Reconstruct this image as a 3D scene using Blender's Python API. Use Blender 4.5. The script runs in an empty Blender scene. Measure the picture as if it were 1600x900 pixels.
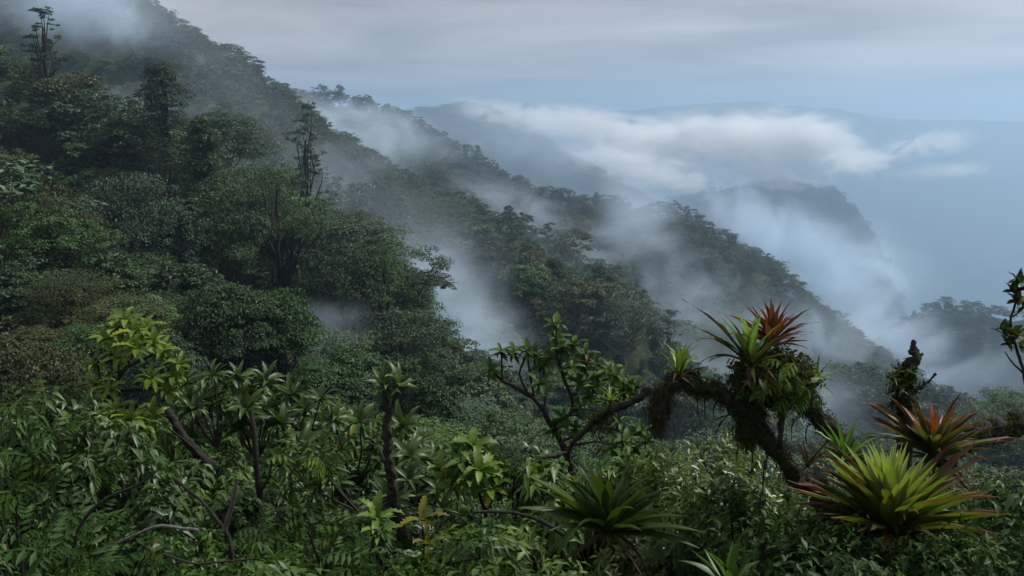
import bpy, bmesh, math, random
import numpy as np
from mathutils import Vector, Matrix, Quaternion, Euler

# ------------------------------------------------------------------ camera, sky, sun, exposure
scene = bpy.context.scene
COL = scene.collection
FPX = 1400.0                      # focal length in pixels of the 1600 px wide photograph
PITCH = math.radians(11.1)        # looking slightly down the mountain side
cam_data = bpy.data.cameras.new('camera')
cam_data.sensor_width = 36.0
cam_data.lens = 36.0 * FPX / 1600.0
cam_data.clip_start = 0.05
cam_data.clip_end = 40000.0
cam = bpy.data.objects.new('camera', cam_data)
cam.rotation_euler = (math.pi / 2 - PITCH, 0, 0)
COL.objects.link(cam)
scene.camera = cam

SUN_AZ = math.radians(64)         # to the right of the viewing direction
SUN_EL = math.radians(52)
SUN_DIR = Vector((math.sin(SUN_AZ) * math.cos(SUN_EL), math.cos(SUN_AZ) * math.cos(SUN_EL), math.sin(SUN_EL)))

world = bpy.data.worlds.new('World')
scene.world = world
world.use_nodes = True
wn, wl = world.node_tree.nodes, world.node_tree.links
wn.clear()


def N(nodes, kind, **kw):
    n = nodes.new(kind)
    for k, v in kw.items():
        if k.startswith('i_'):
            n.inputs[k[2:].replace('_', ' ')].default_value = v
        elif k[0] == 'i' and k[1:].isdigit():
            n.inputs[int(k[1:])].default_value = v
        else:
            setattr(n, k, v)
    return n


out = N(wn, 'ShaderNodeOutputWorld')
sky = N(wn, 'ShaderNodeTexSky', sky_type='NISHITA', sun_disc=False, sun_elevation=SUN_EL,
        sun_rotation=SUN_AZ, altitude=1800.0, air_density=1.0, dust_density=2.0)
tc = N(wn, 'ShaderNodeTexCoord')
sep = N(wn, 'ShaderNodeSeparateXYZ')
wl.new(tc.outputs['Generated'], sep.inputs[0])
# cloud layer: view direction projected on a high flat layer
zz = N(wn, 'ShaderNodeMath', operation='MAXIMUM', i1=0.0); wl.new(sep.outputs[2], zz.inputs[0])
za = N(wn, 'ShaderNodeMath', operation='ADD', i1=0.09); wl.new(zz.outputs[0], za.inputs[0])
comb = N(wn, 'ShaderNodeCombineXYZ')
for k in range(2):
    d = N(wn, 'ShaderNodeMath', operation='DIVIDE')
    wl.new(sep.outputs[k], d.inputs[0]); wl.new(za.outputs[0], d.inputs[1]); wl.new(d.outputs[0], comb.inputs[k])
noi = N(wn, 'ShaderNodeTexNoise', noise_dimensions='3D', i_Scale=0.5, i_Detail=6.0, i_Roughness=0.52, i_Distortion=0.5)
wl.new(comb.outputs[0], noi.inputs['Vector'])
ramp = N(wn, 'ShaderNodeValToRGB')
ramp.color_ramp.elements[0].position = 0.38; ramp.color_ramp.elements[0].color = (0.25, 0.25, 0.268, 1)
ramp.color_ramp.elements[1].position = 0.64; ramp.color_ramp.elements[1].color = (0.51, 0.485, 0.49, 1)
wl.new(noi.outputs['Fac'], ramp.inputs[0])
bg_sky = N(wn, 'ShaderNodeBackground', i_Strength=0.10)
wl.new(sky.outputs[0], bg_sky.inputs['Color'])
bg_cl = N(wn, 'ShaderNodeBackground', i_Strength=1.0)
# an overcast sky is brighter overhead than along the horizon
zb = N(wn, 'ShaderNodeMath', operation='MULTIPLY_ADD', i1=0.7, i2=0.93); wl.new(zz.outputs[0], zb.inputs[0])
wl.new(zb.outputs[0], bg_cl.inputs['Strength'])
wl.new(ramp.outputs[0], bg_cl.inputs['Color'])
mixw = N(wn, 'ShaderNodeMixShader', i0=0.92)
wl.new(bg_sky.outputs[0], mixw.inputs[1]); wl.new(bg_cl.outputs[0], mixw.inputs[2])
wl.new(mixw.outputs[0], out.inputs['Surface'])

sun_data = bpy.data.lights.new('sun', 'SUN')
sun_data.energy = 5.0
sun_data.angle = math.radians(10)
sun_data.color = (1.0, 0.97, 0.92)
sun = bpy.data.objects.new('sun', sun_data)
sun.rotation_euler = SUN_DIR.to_track_quat('Z', 'Y').to_euler()
COL.objects.link(sun)

scene.view_settings.view_transform = 'Standard'
scene.view_settings.look = 'None'
scene.view_settings.exposure = 0.35
scene.view_settings.gamma = 1.0
scene.view_settings.use_curve_mapping = False
cy = scene.cycles
cy.use_denoising = True
cy.max_bounces = 8
cy.diffuse_bounces = 1
cy.glossy_bounces = 2
cy.transmission_bounces = 3
cy.volume_bounces = 4
cy.transparent_max_bounces = 8
cy.volume_step_rate = 1.0
cy.volume_max_steps = 256
cy.use_fast_gi = False
cy.sample_clamp_indirect = 4.0

# ------------------------------------------------------------------ helpers
rng = np.random.default_rng(11)
R = random.Random(5)
CP, SP = math.cos(PITCH), math.sin(PITCH)


def P(u, v, Y):
    """point at forward distance Y that is seen at photograph pixel (u, v)"""
    a, c = (u - 800.0) / FPX, (450.0 - v) / FPX
    dy, dz = CP + SP * c, -SP + CP * c
    t = Y / dy
    return Vector((a * t, Y, dz * t))


def pix(p):
    dy = p[1] * CP - p[2] * SP
    dz = p[1] * SP + p[2] * CP
    if dy <= 0.01:
        return (-1e4, -1e4)
    return (800 + FPX * p[0] / dy, 450 - FPX * dz / dy)


def hash2(ix, iy, seed):
    h = (ix.astype(np.int64) * 374761393 + iy.astype(np.int64) * 668265263 + seed * 974634541) & 0x7fffffff
    h = ((h ^ (h >> 13)) * 1274126177) & 0x7fffffff
    return ((h ^ (h >> 16)) & 0xffff) / 65535.0


def vnoise(x, y, seed=0):
    ix, iy = np.floor(x), np.floor(y)
    fx, fy = x - ix, y - iy
    fx, fy = fx * fx * (3 - 2 * fx), fy * fy * (3 - 2 * fy)
    a, b = hash2(ix, iy, seed), hash2(ix + 1, iy, seed)
    c, d = hash2(ix, iy + 1, seed), hash2(ix + 1, iy + 1, seed)
    return (a * (1 - fx) + b * fx) * (1 - fy) + (c * (1 - fx) + d * fx) * fy - 0.5


def mesh_obj(name, verts, faces, mat=None, parent=None, smooth=True, mats=None):
    me = bpy.data.meshes.new(name)
    me.from_pydata([tuple(v) for v in verts], [], [tuple(f) for f in faces])
    if mat:
        me.materials.append(mat)
    if smooth:
        me.polygons.foreach_set('use_smooth', [True] * len(me.polygons))
    o = bpy.data.objects.new(name, me)
    COL.objects.link(o)
    if parent:
        o.parent = parent
    return o


def mesh_np(name, V, F, mat=None, smooth=True, attrs=None):
    """mesh from numpy arrays; F is (n,3) or (n,4)"""
    me = bpy.data.meshes.new(name)
    n, k = F.shape
    me.vertices.add(len(V)); me.vertices.foreach_set('co', np.asarray(V, np.float32).ravel())
    me.loops.add(n * k); me.loops.foreach_set('vertex_index', np.asarray(F, np.int32).ravel())
    me.polygons.add(n)
    me.polygons.foreach_set('loop_start', np.arange(0, n * k, k, dtype=np.int32))
    me.polygons.foreach_set('loop_total', np.full(n, k, np.int32))
    me.polygons.foreach_set('use_smooth', np.full(n, smooth))
    if attrs:
        for nm, arr in attrs.items():
            at = me.attributes.new(nm, 'FLOAT', 'POINT')
            at.data.foreach_set('value', np.asarray(arr, np.float32))
    me.update(calc_edges=True)
    me.validate()
    if mat:
        me.materials.append(mat)
    return me


def link(name, me, parent=None, loc=None, rot=None, scale=None):
    o = bpy.data.objects.new(name, me)
    COL.objects.link(o)
    if parent:
        o.parent = parent
    if loc is not None:
        o.location = loc
    if rot is not None:
        o.rotation_euler = rot
    if scale is not None:
        o.scale = scale if hasattr(scale, '__len__') else (scale,) * 3
    return o


def thing(name, loc, label, cat, group=None, rot=None):
    o = bpy.data.objects.new(name, None)
    o.empty_display_size = 0.2
    COL.objects.link(o)
    o.location = loc
    if rot is not None:
        o.rotation_euler = rot
    o['label'] = label; o['category'] = cat
    if group:
        o['group'] = group
    return o


def new_mat(name):
    m = bpy.data.materials.new(name)
    m.use_nodes = True
    m.node_tree.nodes.clear()
    return m, m.node_tree.nodes, m.node_tree.links

HAZE_DENSITY = 0.00026
HAZE_COLOR = (0.44, 0.61, 0.79, 1)
MIST_COLOR = (0.72, 0.86, 1.0, 1)
N_TREES = 270
CLOUD_COLOR = (0.985, 0.99, 1.0, 1)
# ------------------------------------------------------------------ the mountain side
def crest(pts, drop):
    r = []
    for (u, v, Y) in pts:
        p = P(u, v, Y); p.z -= drop; r.append(p)
    return r


SPURS = [  # (crest points, flank slope, rounding)
    ([Vector((-60, -20, 4)), Vector((-14, -4, -2.6)), Vector((-3, 3, -4.4)), Vector((1, 9, -5.6)), Vector((9, 11, -6.2))], 0.55, 5.0),
    # nearest forested shoulder
    (crest([(-400, 200, 80), (-100, 330, 72), (60, 400, 66), (200, 455, 62), (330, 500, 60), (470, 525, 57), (580, 580, 54), (700, 625, 50), (800, 668, 46)], 5.5), 0.75, 5.0),
    # dark shoulder with the tall trees
    (crest([(-500, -260, 210), (-100, 10, 190), (60, 90, 170), (250, 215, 150), (340, 300, 130), (430, 330, 118), (520, 375, 112), (610, 420, 108), (650, 500, 104)], 9), 0.95, 8.0),
    # middle forested spur
    (crest([(60, 120, 330), (300, 200, 310), (450, 265, 290), (570, 305, 275), (690, 335, 265), (780, 370, 250), (860, 432, 232), (950, 460, 218), (1000, 530, 205), (1060, 600, 195)], 9), 0.9, 12.0),
    # upper mountain on the left
    (crest([(-300, -420, 620), (60, -110, 560), (215, 0, 500), (262, 36, 475), (340, 86, 455), (400, 126, 440), (447, 156, 430), (520, 220, 415), (630, 278, 400), (740, 325, 385), (850, 370, 370), (960, 440, 350)], 8), 0.8, 10.0),
    # long ridge running down to the right
    (crest([(200, 90, 1010), (420, 140, 960), (480, 150, 930), (530, 138, 910), (600, 176, 880), (650, 198, 860), (760, 244, 820), (870, 292, 780), (960, 305, 740), (1060, 322, 690), (1105, 352, 675), (1170, 402, 650), (1220, 442, 630), (1280, 484, 610), (1340, 534, 590), (1400, 592, 570), (1500, 690, 540)], 8), 0.75, 14.0),
    # low forest on the right
    (crest([(1180, 620, 340), (1250, 596, 335), (1300, 580, 330), (1360, 584, 325), (1430, 604, 318), (1520, 640, 300), (1640, 690, 280)], 9), 0.6, 16.0),
    (crest([(1520, 690, 150), (1580, 660, 150), (1660, 640, 155), (1800, 560, 165), (2100, 500, 200)], 8), 0.7, 8.0),
    # right misty ridge
    (crest([(1440, 505, 960), (1478, 466, 950), (1530, 470, 940), (1590, 478, 930), (1660, 470, 920), (1800, 420, 930), (2100, 380, 980)], 8), 1.0, 14.0),
    # side spurs running down from the long ridge and the upper mountain
    (crest([(640, 205, 860), (680, 262, 660), (715, 306, 560)], 10), 0.9, 8.0),
    (crest([(860, 296, 780), (890, 345, 620), (925, 402, 530)], 10), 0.9, 8.0),
    (crest([(1060, 330, 690), (1075, 400, 580), (1095, 470, 500)], 10), 0.9, 8.0),
    (crest([(300, 70, 460), (360, 190, 380), (410, 240, 345)], 10), 1.0, 8.0),
    # far blue mountains
    (crest([(600, 176, 4041), (660, 160, 3894), (700, 156, 3820), (760, 184, 3674), (830, 218, 3527), (920, 262, 3409), (1010, 330, 3306)], 0), 0.6, 80.0),
    (crest([(1040, 312, 3200), (1110, 300, 3140), (1180, 292, 3080), (1250, 289, 3000), (1305, 293, 2924), (1338, 322, 2865), (1350, 346, 2836), (1338, 378, 2792), (1300, 450, 2733)], 0), 2.2, 30.0),
    # skyline
    (crest([(200, 165, 9114), (560, 172, 8928), (700, 166, 8835), (820, 160, 8742), (930, 176, 8649), (1050, 166, 8556), (1180, 158, 8556), (1290, 168, 8556), (1340, 182, 8556), (1450, 187, 8556), (1600, 188, 8556), (1800, 184, 8649), (2300, 150, 8928)], 0), 0.3, 180.0),
]
FLOOR = -1500.0


def ground_z(x, y):
    x = np.asarray(x, float); y = np.asarray(y, float)
    z = np.full(x.shape, FLOOR)
    r = np.hypot(x, y)
    for pts, sl, rd in SPURS:
        best = np.full(x.shape, -1e9)
        for a, b in zip(pts[:-1], pts[1:]):
            dx, dy = b.x - a.x, b.y - a.y
            t = np.clip(((x - a.x) * dx + (y - a.y) * dy) / (dx * dx + dy * dy), 0, 1)
            d = np.hypot(x - a.x - t * dx, y - a.y - t * dy)
            h = a.z + t * (b.z - a.z) - sl * (np.sqrt(d * d + rd * rd) - rd)
            best = np.maximum(best, h)
        z = np.maximum(z, best)
    rel = np.clip((z - FLOOR) / 60.0, 0, 1)
    k = np.clip(r / 300.0, 0.02, 1.0)
    z = z + rel * (k * 26 * vnoise(x / 90, y / 90, 1) + np.clip(r / 3000 - 0.6, 0, 1) * np.clip(2.2 - r / 3500, 0.15, 1) * 150 * vnoise(x / 420, y / 420, 5) + k * 10 * vnoise(x / 34, y / 34, 2)
                   + np.clip(r / 60, 0.12, 1) * 1.6 * vnoise(x / 9, y / 9, 3)) * np.clip(r / 40, 0.1, 1)
    return z


az = np.concatenate([np.linspace(-180, -50, 60, endpoint=False), np.linspace(-50, 50, 420, endpoint=False), np.linspace(50, 180, 60, endpoint=False)])
az = np.radians(az)
rad = np.concatenate([[0.0], np.geomspace(1.0, 2400, 260), np.linspace(2420, 3000, 26), np.linspace(3022, 4800, 60), np.geomspace(4900, 19000, 60)])
A, RR = np.meshgrid(az, rad[1:])
gx, gy = np.sin(A) * RR, np.cos(A) * RR
gz = ground_z(gx, gy)
V = np.concatenate([[[0, 0, float(ground_z(0.0, 0.0))]], np.stack([gx.ravel(), gy.ravel(), gz.ravel()], 1)])
na, nr = len(az), len(rad) - 1
i, j = np.meshgrid(np.arange(nr - 1), np.arange(na), indexing='ij')
j2 = (j + 1) % na
F = np.stack([1 + i * na + j, 1 + i * na + j2, 1 + (i + 1) * na + j2, 1 + (i + 1) * na + j], -1).reshape(-1, 4)[:, ::-1]

m, nn, ll = new_mat('forest_floor')
o_ = N(nn, 'ShaderNodeOutputMaterial'); b_ = N(nn, 'ShaderNodeBsdfPrincipled', i_Roughness=0.95)
b_.inputs['Specular IOR Level'].default_value = 0.1
geo = N(nn, 'ShaderNodeNewGeometry')
n1 = N(nn, 'ShaderNodeTexNoise', i_Scale=0.12, i_Detail=8.0, i_Roughness=0.65); ll.new(geo.outputs['Position'], n1.inputs['Vector'])
cr = N(nn, 'ShaderNodeValToRGB')
cr.color_ramp.elements[0].position = 0.35; cr.color_ramp.elements[0].color = (0.012, 0.018, 0.009, 1)
cr.color_ramp.elements[1].position = 0.7; cr.color_ramp.elements[1].color = (0.03, 0.045, 0.02, 1)
ll.new(n1.outputs['Fac'], cr.inputs[0]); ll.new(cr.outputs[0], b_.inputs['Base Color'])
bp = N(nn, 'ShaderNodeBump', i_Strength=0.8, i_Distance=2.0); ll.new(n1.outputs['Fac'], bp.inputs['Height']); ll.new(bp.outputs[0], b_.inputs['Normal'])
ll.new(b_.outputs[0], o_.inputs[0])
M_FLOOR = m
me = mesh_np('terrain', V, F, M_FLOOR)
terrain = link('terrain', me)
terrain['kind'] = 'structure'; terrain['label'] = 'steep mountain side and valley under the forest'

# valley bottom: a wide pale lake / plain seen through the haze
m, nn, ll = new_mat('lake_water')
o_ = N(nn, 'ShaderNodeOutputMaterial'); b_ = N(nn, 'ShaderNodeBsdfPrincipled', i_Roughness=0.25)
b_.inputs['Base Color'].default_value = (0.05, 0.10, 0.14, 1)
n1 = N(nn, 'ShaderNodeTexNoise', i_Scale=0.02, i_Detail=4.0)
g_ = N(nn, 'ShaderNodeNewGeometry'); ll.new(g_.outputs['Position'], n1.inputs['Vector'])
bp = N(nn, 'ShaderNodeBump', i_Strength=0.3, i_Distance=3.0); ll.new(n1.outputs['Fac'], bp.inputs['Height']); ll.new(bp.outputs[0], b_.inputs['Normal'])
ll.new(b_.outputs[0], o_.inputs[0])
ang = np.radians(np.arange(0, 360, 6))
lv = [(0, 0, FLOOR + 6)] + [(21000 * math.cos(a), 21000 * math.sin(a), FLOOR + 6) for a in ang]
lf = [(0, 1 + k, 1 + (k + 1) % len(ang)) for k in range(len(ang))]
lake = mesh_obj('lake', lv, lf, m, smooth=False)
lake['kind'] = 'structure'; lake['label'] = 'blue lake filling the far valley'
# ------------------------------------------------------------------ foliage materials
def leaf_mat(name, c0, c1, c2=None, rough=0.5, trans=0.25, spec=0.4, tipcol=None, objcol=False, coat=0.0, wear=0.0):
    """leaf colour varies by leaf (attribute rnd), by plant (object random) and, for strap leaves, along the leaf (attribute tip)"""
    m, nn, ll = new_mat(name)
    o_ = N(nn, 'ShaderNodeOutputMaterial')
    at = N(nn, 'ShaderNodeAttribute', attribute_name='rnd')
    oi = N(nn, 'ShaderNodeObjectInfo')
    ad = N(nn, 'ShaderNodeMath', operation='MULTIPLY_ADD', i1=0.55); ll.new(at.outputs['Fac'], ad.inputs[0])
    om = N(nn, 'ShaderNodeMath', operation='MULTIPLY', i1=0.45); ll.new(oi.outputs['Random'], om.inputs[0]); ll.new(om.outputs[0], ad.inputs[2])
    cr = N(nn, 'ShaderNodeValToRGB')
    e = cr.color_ramp.elements
    e[0].position = 0.12; e[0].color = (*c0, 1); e[1].position = 0.62; e[1].color = (*c1, 1)
    if c2:
        x = e.new(0.96); x.color = (*c2, 1)
    ll.new(ad.outputs[0], cr.inputs[0])
    col = cr.outputs[0]
    if objcol:
        mx = N(nn, 'ShaderNodeMix', data_type='RGBA', blend_type='MULTIPLY'); mx.inputs[0].default_value = 1.0
        ll.new(col, mx.inputs[6]); ll.new(oi.outputs['Color'], mx.inputs[7]); col = mx.outputs[2]
    if tipcol:
        ta = N(nn, 'ShaderNodeAttribute', attribute_name='tip')
        tn = N(nn, 'ShaderNodeTexNoise', i_Scale=9.0, i_Detail=3.0)
        tcn = N(nn, 'ShaderNodeTexCoord'); ll.new(tcn.outputs['Object'], tn.inputs['Vector'])
        al = N(nn, 'ShaderNodeMath', operation='MULTIPLY_ADD', i1=0.6); ll.new(tn.outputs['Fac'], al.inputs[0]); ll.new(ta.outputs['Fac'], al.inputs[2])
        # object alpha shifts how far the red runs down the leaf
        sb = N(nn, 'ShaderNodeMath', operation='SUBTRACT'); ll.new(al.outputs[0], sb.inputs[0]); ll.new(oi.outputs['Alpha'], sb.inputs[1])
        mrn = N(nn, 'ShaderNodeMapRange', interpolation_type='SMOOTHSTEP'); mrn.inputs[1].default_value = 0.0; mrn.inputs[2].default_value = 0.45
        ll.new(sb.outputs[0], mrn.inputs[0])
        mx2 = N(nn, 'ShaderNodeMix', data_type='RGBA'); ll.new(mrn.outputs[0], mx2.inputs[0]); ll.new(col, mx2.inputs[6]); mx2.inputs[7].default_value = (*tipcol, 1)
        col = mx2.outputs[2]
    if wear:
        wn_ = N(nn, 'ShaderNodeTexNoise', i_Scale=14.0, i_Detail=5.0, i_Roughness=0.7)
        wt = N(nn, 'ShaderNodeTexCoord'); ll.new(wt.outputs['Object'], wn_.inputs['Vector'])
        wr = N(nn, 'ShaderNodeMapRange'); wr.inputs[1].default_value = 0.58; wr.inputs[2].default_value = 0.72; wr.inputs[4].default_value = wear
        ll.new(wn_.outputs['Fac'], wr.inputs[0])
        mx3 = N(nn, 'ShaderNodeMix', data_type='RGBA'); ll.new(wr.outputs[0], mx3.inputs[0]); ll.new(col, mx3.inputs[6]); mx3.inputs[7].default_value = (0.05, 0.035, 0.015, 1)
        col = mx3.outputs[2]
    b_ = N(nn, 'ShaderNodeBsdfPrincipled', i_Roughness=rough)
    b_.inputs['Specular IOR Level'].default_value = spec
    ll.new(col, b_.inputs['Base Color'])
    tr = N(nn, 'ShaderNodeBsdfTranslucent')
    br = N(nn, 'ShaderNodeMix', data_type='RGBA', blend_type='MULTIPLY'); br.inputs[0].default_value = 1.0
    ll.new(col, br.inputs[6]); br.inputs[7].default_value = (1.2, 1.25, 0.6, 1)
    ll.new(br.outputs[2], tr.inputs['Color'])
    ms = N(nn, 'ShaderNodeMixShader', i0=trans); ll.new(b_.outputs[0], ms.inputs[1]); ll.new(tr.outputs[0], ms.inputs[2])
    ll.new(ms.outputs[0], o_.inputs[0])
    return m


def bark_mat(name, c0, c1, moss=None, scale=6.0, amount=0.5):
    m, nn, ll = new_mat(name)
    o_ = N(nn, 'ShaderNodeOutputMaterial'); b_ = N(nn, 'ShaderNodeBsdfPrincipled', i_Roughness=0.9)
    b_.inputs['Specular IOR Level'].default_value = 0.2
    tcn = N(nn, 'ShaderNodeTexCoord')
    n1 = N(nn, 'ShaderNodeTexNoise', i_Scale=scale, i_Detail=8.0, i_Roughness=0.7); ll.new(tcn.outputs['Object'], n1.inputs['Vector'])
    cr = N(nn, 'ShaderNodeValToRGB')
    cr.color_ramp.elements[0].position = 0.3; cr.color_ramp.elements[0].color = (*c0, 1)
    cr.color_ramp.elements[1].position = 0.72; cr.color_ramp.elements[1].color = (*c1, 1)
    ll.new(n1.outputs['Fac'], cr.inputs[0])
    col = cr.outputs[0]
    if moss:
        n2 = N(nn, 'ShaderNodeTexNoise', i_Scale=scale * 0.45, i_Detail=6.0, i_Roughness=0.75); ll.new(tcn.outputs['Object'], n2.inputs['Vector'])
        mr_ = N(nn, 'ShaderNodeMapRange'); mr_.inputs[1].default_value = 0.62 - amount * 0.3; mr_.inputs[2].default_value = 0.72 - amount * 0.3
        ll.new(n2.outputs['Fac'], mr_.inputs[0])
        mx = N(nn, 'ShaderNodeMix', data_type='RGBA'); ll.new(mr_.outputs[0], mx.inputs[0]); ll.new(col, mx.inputs[6]); mx.inputs[7].default_value = (*moss, 1)
        col = mx.outputs[2]
    ll.new(col, b_.inputs['Base Color'])
    bp_ = N(nn, 'ShaderNodeBump', i_Strength=0.9, i_Distance=0.03); ll.new(n1.outputs['Fac'], bp_.inputs['Height']); ll.new(bp_.outputs[0], b_.inputs['Normal'])
    ll.new(b_.outputs[0], o_.inputs[0])
    return m


M_LEAF = [
    leaf_mat('foliage_dark', (0.010, 0.024, 0.008), (0.024, 0.052, 0.015), (0.050, 0.088, 0.026), spec=0.18, trans=0.15),
    leaf_mat('foliage_mid', (0.012, 0.036, 0.008), (0.032, 0.076, 0.015), (0.075, 0.130, 0.028), spec=0.18, trans=0.18),
    leaf_mat('foliage_olive', (0.020, 0.030, 0.008), (0.044, 0.056, 0.016), (0.085, 0.088, 0.030), spec=0.18, trans=0.18),
    leaf_mat('foliage_bluish', (0.012, 0.030, 0.014), (0.030, 0.060, 0.030), (0.060, 0.100, 0.050), spec=0.2, trans=0.15),
]
LEAFNAME = ['dark green', 'mid green', 'olive brown', 'bluish green']
M_BARK = bark_mat('bark', (0.007, 0.006, 0.005), (0.028, 0.025, 0.021), (0.016, 0.021, 0.008), 16.0, 0.3)
M_BARKPALE = bark_mat('bark_pale', (0.07, 0.06, 0.05), (0.17, 0.15, 0.125), (0.045, 0.06, 0.02), 4.0, 0.25)


# ------------------------------------------------------------------ crowns and trunks
def unit(v):
    return v / np.maximum(np.linalg.norm(v, axis=-1, keepdims=True), 1e-9)


def leaf_cloud(pos, nrm, size, g, aspect=0.5, droop=0.35, fold=0.12):
    """one bent quad for each leaf"""
    n = len(pos)
    nrm = unit(nrm + g.normal(0, 0.26, (n, 3)))
    ax = unit(np.cross(nrm, g.normal(0, 1, (n, 3))))
    ax[:, 2] -= droop; ax = unit(ax)
    sd = unit(np.cross(nrm, ax)); up = np.cross(ax, sd)
    L = size * g.uniform(0.6, 1.25, (n, 1)); W = L * aspect
    v = np.empty((n, 4, 3))
    v[:, 0] = pos - ax * L * 0.5
    v[:, 1] = pos + sd * W * 0.5 + up * L * fold
    v[:, 2] = pos + ax * L * 0.5
    v[:, 3] = pos - sd * W * 0.5 + up * L * fold
    return v.reshape(-1, 3)


def clumps_for(kind, H, W, n, g):
    """clump centres, radii and the crown's pale outline for one kind of crown (trunk base at the origin)"""
    r = W / 2
    if kind == 'round':
        d = unit(g.normal(0, 1, (n * 3, 3))); d = d[d[:, 2] > -0.35][:n]
        c = d * np.array([r * 0.82, r * 0.82, H * 0.34]) * g.uniform(0.75, 1.02, (len(d), 1))
        c[:, 2] += H * 0.60
        s = g.uniform(0.16, 0.27, len(c)) * W
    elif kind == 'lobed':
        k = 9
        lc = np.stack([g.uniform(-0.72, 0.72, k) * r, g.uniform(-0.72, 0.72, k) * r, H * g.uniform(0.38, 0.8, k)], 1)
        lc[0] = (0, 0, H * 0.82)
        lr = g.uniform(0.3, 0.5, k) * r
        w = g.integers(0, k, n)
        d = unit(g.normal(0, 1, (n, 3))); d[:, 2] = np.abs(d[:, 2]) * 1.1 - 0.3
        c = lc[w] + d * lr[w][:, None] * np.array([1, 1, 0.75])
        s = g.uniform(0.11, 0.19, n) * W
    elif kind == 'umbrella':
        lay = g.choice([0.62, 0.74, 0.86, 0.95], n, p=[0.2, 0.28, 0.32, 0.2])
        rr = r * np.interp(lay, [0.62, 0.74, 0.86, 0.95], [0.85, 1.0, 0.8, 0.45]) * np.sqrt(g.uniform(0.05, 1, n))
        a = g.uniform(0, 6.283, n)
        c = np.stack([rr * np.cos(a), rr * np.sin(a), H * lay - 0.10 * H * (rr / r) ** 2], 1)
        s = g.uniform(0.13, 0.2, n) * W
    elif kind == 'cone':
        t = g.uniform(0.12, 1.0, n) ** 0.9
        a = g.uniform(0, 6.283, n)
        rr = r * (1.02 - t) ** 0.75 * g.uniform(0.5, 1.05, n) * (1 + 0.45 * np.sin(t * 23 + a * 2 + 1.3))
        c = np.stack([rr * np.cos(a), rr * np.sin(a), H * (0.1 + 0.87 * t)], 1)
        s = g.uniform(0.22, 0.34, n) * W * (1.1 - 0.45 * t)
    else:  # open: a few separate pads on long limbs
        k = 19
        t = g.uniform(0.42, 0.97, k); t[0] = 0.97; a = np.arange(k) * 2.4 + g.uniform(0, 1, k)
        rr = r * (1.1 - 0.8 * (t - 0.42) / 0.55) * g.uniform(0.25, 1.0, k)
        pc = np.stack([rr * np.cos(a), rr * np.sin(a), H * t], 1)
        w = g.integers(0, k, n)
        c = pc[w] + g.normal(0, 1, (n, 3)) * np.array([0.075, 0.075, 0.04]) * W
        s = g.uniform(0.07, 0.13, n) * W
    return c, s


def tube_np(pts, rads, seg=6):
    pts = np.asarray(pts, float); n = len(pts)
    tg = np.gradient(pts, axis=0); tg = unit(tg)
    ref = np.array([0.13, 0.97, 0.21]) if abs(tg[0][2]) > 0.6 else np.array([0.05, 0.1, 1.0])
    s = unit(np.cross(tg, ref)); t = np.cross(s, tg)
    a = np.linspace(0, 2 * math.pi, seg, endpoint=False)
    ring = pts[:, None] + (s[:, None] * np.cos(a)[None, :, None] + t[:, None] * np.sin(a)[None, :, None]) * np.asarray(rads)[:, None, None]
    V_ = ring.reshape(-1, 3)
    i, j = np.meshgrid(np.arange(n - 1), np.arange(seg), indexing='ij'); j2 = (j + 1) % seg
    F_ = np.stack([i * seg + j, i * seg + j2, (i + 1) * seg + j2, (i + 1) * seg + j], -1).reshape(-1, 4)
    return V_, F_


def bend(a, b, n=6, sag=0.15, g=rng, wob=0.04):
    a, b = np.asarray(a, float), np.asarray(b, float)
    t = np.linspace(0, 1, n)[:, None]; L = np.linalg.norm(b - a)
    p = a + (b - a) * t
    p[:, 2] += np.sin(t[:, 0] * math.pi) * L * sag
    p[1:-1] += g.normal(0, wob * L, (n - 2, 3))
    return p


def join_tubes(lst):
    Vs, Fs, k = [], [], 0
    for V_, F_ in lst:
        Vs.append(V_); Fs.append(F_ + k); k += len(V_)
    return np.concatenate(Vs), np.concatenate(Fs)


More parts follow.
